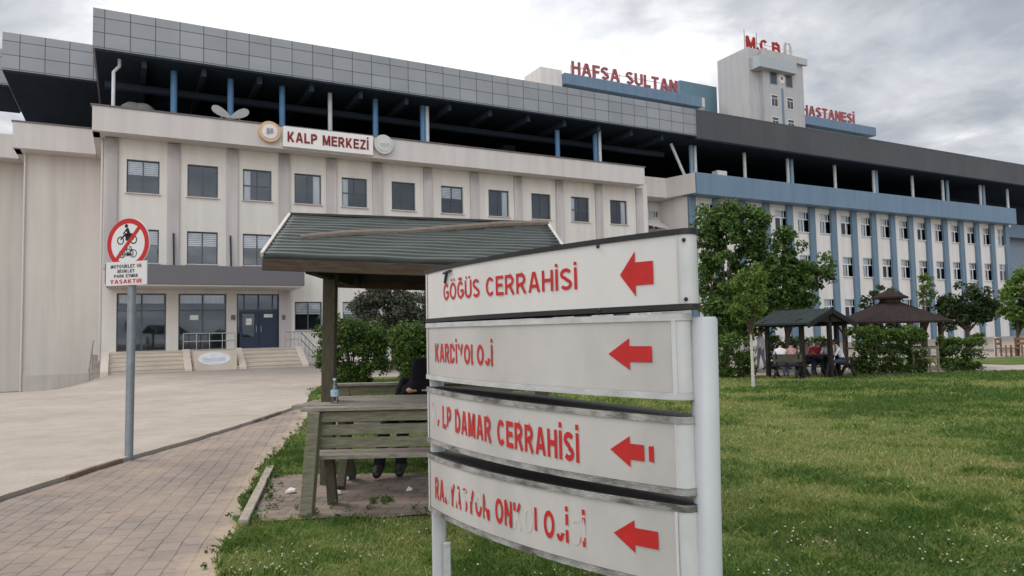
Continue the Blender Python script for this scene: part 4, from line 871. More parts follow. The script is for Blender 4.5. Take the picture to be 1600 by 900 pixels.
def peel_text(p, body, px0, px1, base, cap, fn, holes, ghosts, bold=.19, m=None, zref=None):
    x0, x1 = t_at(px0, base) * SLEN, t_at(px1, base) * SLEN
    vs, fs, ci = letters(body, bold, 0); vs = fit(vs, x0, x1, base, cap)
    outb, gb = MB(), MB(); rr = random.Random(len(body))
    for i, ch in enumerate(body):
        sub = [f for f, k in zip(fs, ci) if k == i]
        if not sub: continue
        ids = sorted({q for f in sub for q in f}); mp = {q: k for k, q in enumerate(ids)}; pts = [vs[q] for q in ids]
        ax0, ax1 = min(q[0] for q in pts), max(q[0] for q in pts); ay0, ay1 = base, base + cap
        if i in ghosts: gb.add([fn((q[0], q[1], -.0012)) for q in pts], [tuple(mp[q] for q in f) for f in sub])
        bm = bmesh.new(); bv = [bm.verts.new(q) for q in pts]
        for f in sub:
            try: bm.faces.new([bv[mp[q]] for q in f])
            except ValueError: pass
        for hx0, hx1, hy0, hy1 in holes.get(i, []):
            X0, X1, Y0, Y1 = ax0 + (ax1 - ax0) * hx0, ax0 + (ax1 - ax0) * hx1, ay0 + (ay1 - ay0) * hy0, ay0 + (ay1 - ay0) * hy1
            cx, cy = (X0 + X1) / 2, (Y0 + Y1) / 2; j = lambda: rr.uniform(-.28, .28)
            planes = [((X0, cy, 0), (-1, j(), 0)), ((X1, cy, 0), (1, j(), 0)), ((cx, Y0, 0), (j(), -1, 0)), ((cx, Y1, 0), (j(), 1, 0))]
            for co, no in planes: bmesh.ops.bisect_plane(bm, geom=bm.verts[:] + bm.edges[:] + bm.faces[:], plane_co=co, plane_no=no, dist=1e-6)
            kill = [f for f in bm.faces if all((f.calc_center_median() - Vector(co)).dot(Vector(no)) < 0 for co, no in planes)]
            bmesh.ops.delete(bm, geom=kill, context='FACES')
        bm.verts.index_update(); outb.add([fn(v.co) for v in bm.verts], [tuple(v.index for v in f.verts) for f in bm.faces]); bm.free()
    outb.build('lettering', m or M_signred, p)
    if gb.f: gb.build('faded_lettering', M_ghost, p)
def arrow(p, px0, pxh, px1, zc, hh, hs, fn, gap=None):
    t0, th, t1 = [t_at(q, zc) * SLEN for q in (px0, pxh, px1)]; b = MB()
    def strip(pa, pb, fa, fb):
        n = 8
        for i in range(n):
            a, c = pa + (pb - pa) * i / n, pa + (pb - pa) * (i + 1) / n; ha, hc = fa + (fb - fa) * i / n, fa + (fb - fa) * (i + 1) / n
            b.poly([fn((a, zc - ha, 0)), fn((c, zc - hc, 0)), fn((c, zc + hc, 0)), fn((a, zc + ha, 0))])
    strip(t0, th, .0005, hh)
    if gap: g0, g1 = [t_at(q, zc) * SLEN for q in gap]; strip(th, g0, hs, hs); strip(g1, t1, hs * .92, hs)
    else: strip(th, t1, hs, hs)
    b.build('arrow', M_signred, p)
p, zz = panel(1.720, 2.028, 1.722, 2.024, M_signwhite, M_black, .022, None, t1=.986)
peel_text(p, 'GÖĞÜS CERRAHİSİ', 694, 903, 1.838, .093, sign_fn(0, -.015), {}, [], .16)
arrow(p, 970, 994, 1022, 1.869, .089, .045, sign_fn())
b = MB()
for px, z in ((936, 1.995), (939, 1.735), (1087, 1.98), (1087, 1.76)):
    t = min(t_at(px, z), 1.03); q = spt(t, .047, z); b.ball(q, .008, 8)
b.bar(spt(t_at(700, 1.99), .05, 1.985), spt(t_at(697, 1.99), .05, 1.93), .01, .012); b.bar(spt(t_at(695, 1.99), .05, 1.984), spt(t_at(707, 1.99), .05, 1.992), .01, .01); b.build('clip', M_black, p)
p, zz = panel(1.392, 1.716, 1.388, 1.708, M_signold, M_alu, .026, 'panel reading KARDİYOLOJİ with a chipped letter and a red arrow')
peel_text(p, 'KARDİYOLOJİ', 681, 771, 1.498, .103, sign_fn(0, -.015), {5: [(-.1, .62, -.1, .72), (.55, 1.1, -.1, .35)], 7: [(.42, 1.1, -.1, .3)], 9: [(-.1, 1.1, .36, 1.1)], 3: [(.62, 1.1, .3, .62)], 0: [(.25, .42, -.1, .3)]}, [], .19)
arrow(p, 952, 985, 1020, 1.557, .062, .031, sign_fn())
p, zz = panel(1.026, 1.345, 1.040, 1.326, M_signold, M_grime, .026, 'panel reading KALP DAMAR CERRAHİSİ with its first letters gone and a broken arrow')
peel_text(p, 'KALP DAMAR CERRAHİSİ', 677.5, 906, 1.143, .122, sign_fn(0, -.053), {0: [(-.1, 1.1, -.1, 1.1)], 1: [(.35, 1.1, -.1, 1.1), (-.1, .5, .3, 1.1)], 3: [(.0, .5, -.1, .12)], 11: [(.3, .5, .42, .6)]}, [0], .20)
arrow(p, 955, 986, 1023, 1.179, .060, .031, sign_fn(), (1008, 1015))
p, zz = panel(.635, .962, .690, 1.008, M_signold, M_grime, .026, 'panel reading RADYASYON ONKOLOJİSİ with most letters peeled')
H = {2: [(-.1, 1.1, .3, 1.1), (.5, 1.1, -.1, .4)], 3: [(-.1, .3, .6, 1.1)], 4: [(.1, .55, .1, .85)], 5: [(-.1, .7, -.1, .9)], 6: [(-.1, .5, .5, 1.1)], 7: [(-.1, 1.1, .5, 1.1)], 8: [(.3, 1.1, .45, 1.1), (.2, .5, -.1, .3)],
     11: [(.4, .6, -.1, .4)], 12: [(-.1, 1.1, -.1, .66)], 13: [(-.1, 1.1, -.1, 1.1)], 14: [(.42, 1.1, -.1, .9), (-.1, .5, -.1, .15)], 16: [(-.1, 1.1, .3, 1.1)], 17: [(-.1, 1.1, .45, .62)], 18: [(-.1, 1.1, -.1, 1.1)], 19: [(-.1, 1.1, .32, .95), (-.1, .5, .2, .4)]}
peel_text(p, 'RADYASYON ONKOLOJİSİ', 681, 917, .723, .118, sign_fn(0, .058), H, [2, 4, 5, 7, 12, 13, 18, 19], .19)
arrow(p, 961, 994, 1031, .806, .062, .033, sign_fn(0, .058))

# ------------------------------------------------------------------ no-parking sign
pb = at(197, 713, 10.4); pb.z = ghs(pb.x, pb.y) - .06
ns = thing('traffic_sign', 'round red ringed no motorcycles sign with a white text plate on a grey pole', 'sign', pb, R(-15), off=(0, 0, 0))
zt_, zm_, zb_ = at(200, 341, 10.4).z - pb.z, at(198, 409, 10.4).z - pb.z, at(198, 446, 10.4).z - pb.z
b = MB(); b.tube([(0, .05, -.1), (.03, .05, zt_ - .15)], .057, 16); b.build('pole', M_pole, ns, smooth=True)
rd = .375; zc = zt_ - rd
b = MB(); b.tube([(0, -.012, zc), (0, .012, zc)], rd, 48); dk = b.build('disc', mat('sign_disc_white', (.70, .69, .68), .4, .4, .03), ns, smooth=True)
b = MB(); n = 56
for i in range(n):
    a, c = 2 * math.pi * i / n, 2 * math.pi * (i + 1) / n; r0, r1 = rd * .79, rd * .985
    b.poly([(r0 * math.sin(a), -.0155, zc + r0 * math.cos(a)), (r1 * math.sin(a), -.0155, zc + r1 * math.cos(a)), (r1 * math.sin(c), -.0155, zc + r1 * math.cos(c)), (r0 * math.sin(c), -.0155, zc + r0 * math.cos(c))])
a = R(41); k = rd * .82; b.bar((k * math.sin(a), -.0175, zc + k * math.cos(a)), (-k * math.sin(a), -.0175, zc - k * math.cos(a)), .055, .003, (0, 1, 0)); b.build('red_ring', M_signred, dk)
def wheel(b, x, z, r, y=-.0145, t=.017):
    n = 20
    for i in range(n):
        p, q = 2 * math.pi * i / n, 2 * math.pi * (i + 1) / n
        b.poly([(x + (r - t) * math.cos(p), y, z + (r - t) * math.sin(p)), (x + r * math.cos(p), y, z + r * math.sin(p)), (x + r * math.cos(q), y, z + r * math.sin(q)), (x + (r - t) * math.cos(q), y, z + (r - t) * math.sin(q))])
b = MB(); z1 = zc + .06
wheel(b, -.13, z1 - .01, .062); wheel(b, .10, z1 - .01, .062)
for p, q, w_ in (((-.13, z1), (-.06, z1 + .07), .022), ((.10, z1), (.03, z1 + .06), .03), ((-.06, z1 + .07), (.06, z1 + .06), .05), ((-.03, z1 + .01), (.04, z1 + .02), .06), ((.015, z1 + .085), (-.02, z1 + .165), .05), ((-.02, z1 + .15), (-.085, z1 + .085), .02), ((.015, z1 + .085), (-.035, z1 + .05), .035), ((-.035, z1 + .06), (-.03, z1 - .01), .022), ((.02, z1 + .08), (.12, z1 + .07), .025)):
    b.bar((p[0], -.0138, p[1]), (q[0], -.0138, q[1]), w_, .002, (0, 1, 0))
b.tube([(-.03, -.0148, z1 + .20), (-.03, -.0128, z1 + .20)], .028, 12)
z2 = zc - .15; wheel(b, -.10, z2, .06, -.0146, .012); wheel(b, .10, z2, .06, -.0146, .012)
for p, q, w_ in (((-.10, z2), (-.03, z2 + .07), .011), ((-.03, z2 + .07), (.07, z2 + .06), .012), ((.10, z2), (.05, z2 + .1), .012), ((-.03, z2 + .07), (-.005, z2), .012), ((-.01, z2), (.07, z2 + .06), .012), ((-.10, z2), (0, z2), .012), ((-.06, z2 + .09), (-.01, z2 + .09), .02), ((.02, z2 + .10), (.06, z2 + .10), .014), ((-.02, z2 - .012), (.06, z2 - .008), .035)):
    b.bar((p[0], -.0141, p[1]), (q[0], -.0141, q[1]), w_, .002, (0, 1, 0))
b.build('pictogram', mat('sign_black', (.015, .015, .016), .5, .3), dk)
b = MB(); b.box(-.36, .36, -.04, -.022, zb_, zm_); pk = b.build('text_plate', mat('plate_white', (.68, .67, .66), .4, .4, .03), ns, bevel=.004)
hh = (zm_ - zb_)
fnp = lambda p: (p[0], -.0435 - p[2], p[1])
for body, w_, y, cap, m_ in (('MOTOSİKLET VE', .27, .73, .14, MATS['sign_black']), ('BİSİKLET', .15, .53, .13, MATS['sign_black']), ('PARK ETMEK', .21, .33, .13, MATS['sign_black']), ('YASAKTIR', .28, .08, .17, M_signred)):
    text_mesh('lettering', body, -w_, w_, zb_ + hh * y, cap * hh, fnp, m_, pk, .19)
b = MB(); b.bar((-.1, .0, zm_ + .1), (.1, .0, zm_ + .1), .03, .04); b.bar((-.1, -.01, zb_ + .15), (.1, -.01, zb_ + .15), .03, .04); b.build('bracket', M_pole, ns)

# ------------------------------------------------------------------ near picnic shelter
SHD = 8.3
sx = at(510, 700, SHD).x; so = Vector((sx + 1.10, SHD, -.01))
TILT = (0, R(1.2), R(1.0)); SAGX = -.034
def shx(px, D): return at(px, 520, D).x - so.x
sh = thing('picnic_shelter', 'old wooden picnic shelter with green corrugated roof beside the direction sign', 'shelter', so); sh.rotation_euler = TILT
ye, yr = -1.3, 0.; xl, xr_ = shx(400, 7.0), shx(890, 7.0); rl, rr_ = shx(448, SHD), shx(851, SHD)
zr = 3.035; ze = 2.43
for px in (511,):
    b = MB(); x = shx(px, SHD); b.box(x - .072, x + .072, -.075, .075, -.05, 2.95); b.build('post', M_woodv, sh, bevel=.012)
    b = MB(); b.box(x + 2.38, x + 2.53, -.075, .075, -.05, 2.95); b.build('post', M_woodv, sh, bevel=.012)
def roof_side(sgn):
    b = MB(); n = 14; rows = []
    for i in range(n + 1):                                        # overlapping sheets, ribs parallel to the eave
        t = i / n
        for dt, lift in ((0, -.022), (.12, .026), (.5, .032), (.90, .038)):
            tt = t + dt / n
            if tt > 1.0001: break
            x0 = rl + (xl - rl) * tt; x1 = rr_ + (xr_ - rr_) * tt; y = sgn * 1.3 * tt; z = zr + (ze - zr) * tt + lift
            m = 24; rows.append([(x0 + (x1 - x0) * k / m, y, z + .004 * math.sin(k * .9 + i) + SAGX * (x0 + (x1 - x0) * k / m - rl)) for k in range(m + 1)])
    m = 25; vs = [p for r in rows for p in r]; fs = [(i * m + k, i * m + k + 1, (i + 1) * m + k + 1, (i + 1) * m + k) for i in range(len(rows) - 1) for k in range(m - 1)]
    b.add(vs, fs)
    o = b.build('roof_sheet', M_roofgreen, sh, smooth=True)
    md = o.modifiers.new('thick', 'SOLIDIFY'); md.thickness = .012; md.offset = -1
    sg = lambda x: SAGX * (x - rl)
    b = MB(); b.poly([(rl + .05, sgn * .0, zr - .05), (rr_ - .05, sgn * .0, zr - .05 + sg(rr_)), (xr_ - .03, sgn * 1.27, ze - .05 + sg(xr_)), (xl + .03, sgn * 1.27, ze - .05 + sg(xl))]); b.build('ceiling', M_gazwood, sh)
    b = MB(); b.bar((xl, sgn * 1.3, ze - .075 + sg(xl)), (xr_, sgn * 1.3, ze - .075 + sg(xr_)), .04, .115); b.build('eave_board', M_wooddark, sh, bevel=.006)
    b = MB(); b.bar((rl - .01, sgn * .02, zr + .02), (xl - .01, sgn * 1.3, ze + .02 + sg(xl)), .035, .05); b.build('rake_trim', M_trim, sh, bevel=.005)
    b = MB(); b.bar((rr_ + .01, sgn * .02, zr + .02 + sg(rr_)), (xr_ + .01, sgn * 1.3, ze + .02 + sg(xr_)), .03, .03); b.build('rake_trim', M_trim, sh, bevel=.005)
roof_side(-1); roof_side(1)
b = MB(); b.bar((rl, 0, zr + .03), (rr_, 0, zr + .03 + SAGX * (rr_ - rl)), .10, .025); b.build('ridge_cap', M_black, sh)
for x in (shx(520, SHD) - .2, shx(520, SHD) + .02, .3, 1.3):
    b = MB(); 
    for s_ in (-1, 1): b.bar((x, 0, zr - .11 + SAGX * (x - rl)), (x, s_ * 1.2, ze - .075 + SAGX * (x - rl)), .06, .1)
    b.build('rafter', M_gazwood, sh)
b = MB()
for y in (-.75, .75): b.bar((xl + .5, y, 2.5), (xr_ - .2, y, 2.40), .09, .12)
b.bar((xl + .6, 0, 2.80), (xr_ - .3, 0, 2.70), .1, .14); b.build('purlin', M_gazwood, sh)
x = shx(511, SHD)
b = MB(); b.bar((x, -.9, 2.36), (x, 1.05, 2.36), .1, .13); b.build('cross_beam', M_gazwood, sh)
# loose pole lying on the roof
def roof_pt(px, py, lift=.035):
    D0 = SHD
    for k in range(30):
        p = at(px, py, D0) - so; tt = min(max((SHD - D0) / 1.3, 0), 1); zz_ = zr + (ze - zr) * tt + SAGX * (p.x - rl) - p.x * math.tan(R(1.2)); D0 += (zz_ - p.z) * -.9
    p = at(px, py, D0); return Vector((p.x, p.y, p.z + lift))
q0, q1 = roof_pt(470, 377), roof_pt(856, 353)
b = MB(); b.tube([q0 + (q1 - q0) * (i / 5) + Vector((0, 0, .012 * math.sin(i * 2.1))) for i in range(6)], [.042, .045, .043, .045, .042, .04], 9); solo(b.build('wooden_pole', mat('grey_pole_wood', (.20, .165, .135), .9, .1, .3, 8, .5, 40, stretch=(1, 9, 9)), smooth=True), 'long weathered wooden pole lying across the green shelter roof', 'pole')
# table and benches under it
def plank(b, a, c, w_, h_, up=(0, 0, 1)): b.bar(a, c, w_, h_, up)
bx0 = at(478, 640, 6.95).x
tb0 = at(495, 625, 8.3).x
tb = thing('picnic_table', 'grey plank table under the green roofed shelter', 'table', (tb0 + 1.2, 8.25, 0), R(.5), off=(tb0 + 1.2, 8.25, 0))
b = MB()
for i in range(5): y = 7.8 + i * .225; b.box(tb0 - .14 + .03 * i + .01 * (i % 2), tb0 + 2.6, y, y + .205, .875, .915 - .002 * (i % 2))
b.build('tabletop', M_woodgrey, tb, bevel=.006)
for x in (tb0 + .35, tb0 + 2.2):
    b = MB(); b.bar((x, 7.95, 0), (x, 8.55, .87), .09, .09); b.bar((x, 8.55, 0), (x, 7.95, .87), .09, .09); b.build('leg', M_woodv, tb, bevel=.006)
def bench(x0, y0, dirn, label, top, grp='benches under the near shelter'):
    """dirn +1: sitter looks away from the camera"""
    t = thing('bench', label, 'bench', (x0 + 1.2, y0, 0), R(.5), off=(x0 + 1.2, y0, 0), group=grp)
    hs = (top - .56) / 3
    for k in range(3):
        z0 = .56 + k * hs; b = MB(); b.box(x0 + .03 - .02 * (k % 2), x0 + 2.55, y0 - .022 + dirn * .03 * (1 - k), y0 + .022 + dirn * .03 * (1 - k), z0 + .020, z0 + hs - .012); b.build('back_plank', M_wood, t, bevel=.006)
    b = MB(); b.box(x0 - .02, x0 + 2.56, y0 - .11, y0 + .05, top, top + .035); b.build('top_rail', M_woodgrey, t, bevel=.006)
    for k in range(2): b = MB(); yy = y0 + dirn * (.12 + .19 * k); b.box(x0, x0 + 2.55, yy - .085, yy + .085, .47, .51); b.build('seat', M_woodgrey, t, bevel=.006)
    for x in (x0 + .08, x0 + 2.3):
        b = MB(); b.bar((x + (.03 if x < x0 + 1 else 0), y0 - dirn * .07, top), (x - (.05 if x < x0 + 1 else 0), y0 - dirn * .02 - .05, -.02), .115, .13); b.build('leg', M_wood, t, bevel=.008)
        b = MB(); b.bar((x + .07, y0 + dirn * .3, .47), (x + .09, y0 + dirn * .36, -.02), .09, .10); b.build('leg', M_woodv, t, bevel=.008)
    return t
bench(bx0, 6.95, 1, 'weathered plank bench back facing the camera at the near side of the shelter table', .945)
bench(at(528, 612, 9.75).x, 9.75, -1, 'plank bench at the far side of the shelter table behind the water bottle', .985)
# water bottle
bp = at(523, 628, 7.98); bp.z = .916
t = thing('water_bottle', 'clear plastic water bottle with blue label standing on the grey table', 'bottle', bp)
b = MB(); b.lathe([(.001, .0), (.040, .004), (.043, .03), (.040, .06), (.043, .09), (.043, .16), (.038, .19), (.018, .235), (.015, .25), (.015, .258), (.001, .258)], (0, 0, 0), 18)
m = mat_glass('bottle_plastic', .86); b.build('body', m, t, smooth=True)
b = MB(); b.lathe([(.0435, .075), (.0445, .08), (.0445, .145), (.0435, .15)], (0, 0, 0), 18); b.build('label_band', mat('bottle_label', (.12, .32, .48), .5, .3, 0, 30, col2=(.6, .65, .68)), t, smooth=True)
b = MB(); b.lathe([(.018, .25), (.018, .272), (.001, .274)], (0, 0, 0), 14); b.build('cap', mat('bottle_cap', (.55, .65, .72), .4), t, smooth=True)
# pad of pavers under the shelter + its edging kerb
def quad_sheet(name, c, n, dz, m):
    b = MB(); c = [Vector(q) for q in c]; vs = []
    for i in range(n + 1):
        for k in range(n + 1):
            p = c[0].lerp(c[1], k / n).lerp(c[3].lerp(c[2], k / n), i / n); e = .05 if i in (0, n) or k == n else 0
            p = p + Vector((random.uniform(-e, e), random.uniform(-e, e))); vs.append((p.x, p.y, ghs(p.x, p.y) + dz))
    b.add(vs, [(i * (n + 1) + k, i * (n + 1) + k + 1, (i + 1) * (n + 1) + k + 1, (i + 1) * (n + 1) + k) for i in range(n) for k in range(n)])
    return tag(b.build(name, m), kind='structure')
quad_sheet('paved_pad', [(-2.44, 6.72), (1.6, 6.85), (1.5, 8.85), (-3.0, 8.85)], 16, -.022, M_pad)
b = MB(); b.bar((-2.46, 6.55, -.02), (-3.13, 9.25, -.02), .09, .10); solo(b.build('edging_kerb', mat('kerb_concrete', (.33, .29, .25), .9, .1, .2, 6, .5, 30), bevel=.012), 'narrow concrete edging beside the shelter pavers', 'kerb')
# litter
for px, py, s_ in ((455, 767, .05), (640, 765, .03), (528, 770, .035), (535, 745, .02), (543, 748, .02)):
    p = at(px, py, 8); D_ = 8
    for k in range(20):
        p = at(px, py, D_); D_ = D_ * 1.65 / max(.2, 1.65 - p.z - .0)
    b = MB(); b.add([(p.x - s_, p.y - s_, .01), (p.x + s_, p.y - s_ * .6, .02), (p.x + s_ * .7, p.y + s_, .012), (p.x - s_ * .5, p.y + s_, .03), (p.x - s_, p.y - s_, -.012), (p.x + s_, p.y - s_ * .6, -.002), (p.x + s_ * .7, p.y + s_, -.006), (p.x - s_ * .5, p.y + s_, .012)], [(0, 1, 2), (0, 2, 3), (4, 6, 5), (4, 7, 6), (0, 4, 5, 1), (1, 5, 6, 2), (2, 6, 7, 3), (3, 7, 4, 0)])
    solo(b.build('paper_scrap', M_paper), 'crumpled scrap of white paper on the pavers under the shelter', 'litter', 'paper scraps under the shelter')

# ------------------------------------------------------------------ people
def figure(label, loc, rz, J, Rad, E, zones, mats, hair=None, group=None, name='person', fingers=True, veil=None):
    """one continuous skin body: J joints, Rad radii, E edges (first joint is the root); zones = material per joint"""
    t = thing(name, label, 'person', loc, rz, group)
    me = bpy.data.meshes.new('body'); keys = [k for k in J if k != 'face']; ix = {k: i for i, k in enumerate(keys)}
    me.from_pydata([J[k] for k in keys], [(ix[a], ix[c]) for a, c in E], [])
    o = bpy.data.objects.new('body', me); COL.objects.link(o)
    sk = o.modifiers.new('skin', 'SKIN'); sk.use_smooth_shade = True
    for i, k in enumerate(keys):
        r = Rad[k]; r = r if isinstance(r, tuple) else (r, r); me.skin_vertices[0].data[i].radius = r
        me.skin_vertices[0].data[i].use_root = (i == 0)
    ss = o.modifiers.new('sub', 'SUBSURF'); ss.levels = 2; ss.render_levels = 2
    dg = bpy.context.evaluated_depsgraph_get(); m2 = bpy.data.meshes.new_from_object(o.evaluated_get(dg)); bpy.data.objects.remove(o)
    m2.materials.clear()
    for q in mats: m2.materials.append(q)
    segs = [(np.array(J[a]), np.array(J[c]), zones[c]) for a, c in E]
    cen = np.array([p.center[:] for p in m2.polygons]); best = np.full(len(cen), 1e9); zi = np.zeros(len(cen), np.int32)
    for a, c, z in segs:
        d = c - a; k = np.clip(((cen - a) @ d) / max(d @ d, 1e-9), 0, 1); dist = np.linalg.norm(cen - (a + k[:, None] * d), axis=1)
        q = dist < best; best[q] = dist[q]; zi[q] = z
    m2.polygons.foreach_set('material_index', zi); m2.polygons.foreach_set('use_smooth', [True] * len(zi))
    bm = bmesh.new(); bm.from_mesh(m2)
    def addmb(b, mi):
        vs = [bm.verts.new(p) for p in b.v]
        for f in b.f:
            try: q = bm.faces.new([vs[i] for i in f]); q.material_index = mi; q.smooth = True
            except ValueError: pass
    skin_i = zones['head']
    if fingers:
        for s in ('l', 'r'):
            h, w_ = Vector(J['hand_' + s]), Vector(J['elbow_' + s]); d = (h - w_).normalized(); sd_ = d.cross(Vector((0, 0, 1))).normalized(); dn = Vector((0, 0, -1))
            fb = MB()
            for k, ln in enumerate((.065, .075, .07, .055)):
                r0 = h + sd_ * (.028 - .019 * k) + d * .015; fb.tube([r0, r0 + d * ln * .55 + dn * .006, r0 + d * ln * .9 + dn * .03], [.0095, .0085, .006], 6)
            r0 = h + sd_ * .03 * (1 if s == 'l' else -1); fb.tube([r0 - d * .02, r0 + d * .03 + sd_ * .025 * (1 if s == 'l' else -1), r0 + d * .05 + sd_ * .02 * (1 if s == 'l' else -1) + dn * .02], [.012, .010, .007], 6); addmb(fb, zones['hand_' + s])
    hd = Vector(J['head']); hf = Vector((0, 1, 0)) if 'face' not in J else (Vector(J['face']) - hd).normalized()
    sd_ = hf.cross(Vector((0, 0, 1))).normalized(); fb = MB()
    fb.tube([hd + hf * .085 + Vector((0, 0, .01)), hd + hf * .105 + Vector((0, 0, -.025)), hd + hf * .085 + Vector((0, 0, -.035))], [.007, .014, .008], 6)
    for s in (-1, 1): fb.ball(hd + sd_ * s * .092 + Vector((0, 0, -.005)), .026, 8, 0, (.5, .8, 1.2))
    addmb(fb, skin_i); eb_ = MB()
    for s in (-1, 1): eb_.ball(hd + hf * .088 + sd_ * s * .032 + Vector((0, 0, .015)), .009, 6)
    eb_.tube([hd + hf * .09 + sd_ * -.02 + Vector((0, 0, -.055)), hd + hf * .09 + sd_ * .02 + Vector((0, 0, -.055))], .005, 5); addmb(eb_, len(mats) - 1)
    bm.to_mesh(m2); bm.free(); m2.name = 'body'
    bo = bpy.data.objects.new('body', m2); COL.objects.link(bo); bo.parent = t
    if hair is not None:
        b = MB(); c = hd - hf * .022 + Vector((0, 0, .028)); b.ball(c, .112, 14, 0, (.92, .98, .98))
        b.v = [tuple(Vector(p) + ((hf * -.0) if True else 0)) for p in b.v]
        kp = [f for f in b.f if not any(((Vector(b.v[i]) - hd).dot(hf) > .045 and b.v[i][2] < hd.z + .055) or b.v[i][2] < hd.z - .07 for i in f)]
        b.m = b.m[:len(kp)]; b.f = kp; b.build('hair', hair, t, smooth=True, off=(0, 0, 0))
    return t
BE = [('pelvis', 'waist'), ('waist', 'chest'), ('chest', 'neck0'), ('neck0', 'neck'), ('neck', 'head'), ('head', 'crown'),
      ('chest', 'sh_l'), ('sh_l', 'elbow_l'), ('elbow_l', 'wrist_l'), ('wrist_l', 'hand_l'), ('chest', 'sh_r'), ('sh_r', 'elbow_r'), ('elbow_r', 'wrist_r'), ('wrist_r', 'hand_r'),
      ('pelvis', 'hip_l'), ('hip_l', 'knee_l'), ('knee_l', 'ank_l'), ('ank_l', 'toe_l'), ('pelvis', 'hip_r'), ('hip_r', 'knee_r'), ('knee_r', 'ank_r'), ('ank_r', 'toe_r')]
RAD = dict(pelvis=(.15, .13), waist=(.135, .12), chest=(.15, .125), neck0=.07, neck=.055, head=(.078, .09), crown=(.065, .075), sh_l=.062, elbow_l=.047, wrist_l=.032, hand_l=(.034, .024), sh_r=.062, elbow_r=.047, wrist_r=.032, hand_r=(.034, .024),
           hip_l=.10, knee_l=.068, ank_l=.045, toe_l=.036, hip_r=.10, knee_r=.068, ank_r=.045, toe_r=.036)
def seated(seat=.46, lean=.10, hands=.42, hz=.78, spread=.12, feet=.40, head_dx=0., head_f=.0):
    J = dict(pelvis=(0, 0, seat + .11), waist=(0, .02 + lean * .3, seat + .28), chest=(0, .02 + lean, seat + .46), neck0=(0, .02 + lean * 1.25, seat + .60), neck=(0, .03 + lean * 1.4, seat + .66), head=(head_dx * .5, .05 + lean * 1.6 + head_f, seat + .76), crown=(head_dx, .05 + lean * 1.65 + head_f, seat + .86))
    for s, g in (('l', -1), ('r', 1)):
        J['sh_' + s] = (g * .17, .01 + lean * 1.05, seat + .53); J['elbow_' + s] = (g * .25, .13 + lean, seat + .30); J['wrist_' + s] = (g * .13, hands - .07, hz + .02); J['hand_' + s] = (g * .10, hands, hz)
        J['hip_' + s] = (g * .09, .04, seat + .09); J['knee_' + s] = (g * (.10 + spread * .5), .44, seat + .06); J['ank_' + s] = (g * (.10 + spread * .3), feet, .09); J['toe_' + s] = (g * (.11 + spread * .35), feet + .15, .04)
    return J
def standing(stride=.12):
    J = dict(pelvis=(0, 0, .93), waist=(0, .01, 1.08), chest=(0, .01, 1.28), neck0=(0, .01, 1.44), neck=(0, .02, 1.50), head=(0, .04, 1.60), crown=(0, .04, 1.70))
    for s, g in (('l', -1), ('r', 1)):
        J['sh_' + s] = (g * .18, 0, 1.38); J['elbow_' + s] = (g * .24, -.02, 1.10); J['wrist_' + s] = (g * .24, .08, .88); J['hand_' + s] = (g * .24, .11, .80)
        J['hip_' + s] = (g * .09, 0, .90); J['knee_' + s] = (g * .10, g * stride * .5 + .03, .50); J['ank_' + s] = (g * .10, g * stride, .09); J['toe_' + s] = (g * .11, g * stride + .15, .04)
    return J
def Z(top, legs, sleeve='top', skin=0, shoe=3, headm=0):
    d = dict(pelvis=2, waist=1, chest=1, neck0=1, neck=skin, head=headm, crown=headm)
    for s in 'lr':
        d.update({'sh_' + s: 1, 'elbow_' + s: 1, 'wrist_' + s: (1 if sleeve == 'top' else 0), 'hand_' + s: 0, 'hip_' + s: 2, 'knee_' + s: 2, 'ank_' + s: 2, 'toe_' + s: 3})
    return d
# person in black on the far bench of the near shelter
J = seated(.52, .10, .46, .95, .30, .62, .06); zn = Z(0, 0); zn.update(neck=1, neck0=1)
pp = at(650, 640, 9.35)
for s_, kx, ax in (('l', .20, .26), ('r', .42, .52)):
    J['knee_' + s_] = (kx, .46, .56); J['ank_' + s_] = (ax, .86, .09); J['toe_' + s_] = (ax + .03, 1.02, .04)
J = {k: (v[0], v[1], v[2]) for k, v in J.items()}
J['head'] = (-.06, .20, 1.20); J['crown'] = (-.08, .25, 1.29); J['neck'] = (-.02, .13, 1.13); J['neck0'] = (0, .10, 1.08); J['face'] = (-.80, .55, .95)
npz = figure('person in black headscarf and coat bent over the shelter table', (pp.x, 9.42, 0), R(192), J, {**RAD, 'sh_l': .085, 'sh_r': .085, 'elbow_l': .07, 'elbow_r': .07, 'chest': (.20, .16), 'waist': (.20, .16), 'knee_l': .085, 'knee_r': .085, 'ank_l': .07, 'ank_r': .07, 'toe_l': .045, 'toe_r': .045}, BE, zn, [M_skin, M_blackcloth, M_blackcloth, M_shoe, M_hair])
b = MB(); hd = Vector(J['head'])
# headscarf: a shell open at the face that falls over neck and shoulders
n = 22; prof = [(.03, .225), (.085, .21), (.118, .165), (.132, .10), (.135, .04), (.145, -.03), (.18, -.09), (.23, -.15), (.275, -.24), (.31, -.36), (.30, -.46)]
rows = []
for r, z in prof:
    row = []
    for k in range(n + 1):
        a = R(152) + R(38 if -.06 < z < .16 else 4) + (2 * math.pi - 2 * R(38 if -.06 < z < .16 else 4)) * k / n
        row.append((hd.x * (1 if z > -.1 else .3) + r * math.cos(a) * (1.0 if z > -.12 else 1.05), hd.y - .01 + r * math.sin(a) * (1.0 if z > -.05 else .85) + max(0, z) * .35 - max(0, -z) * .28, hd.z - .06 + z))
    rows.append(row)
vs = [p for r in rows for p in r]; b.add(vs, [(i * (n + 1) + k, i * (n + 1) + k + 1, (i + 1) * (n + 1) + k + 1, (i + 1) * (n + 1) + k) for i in range(len(rows) - 1) for k in range(n)])
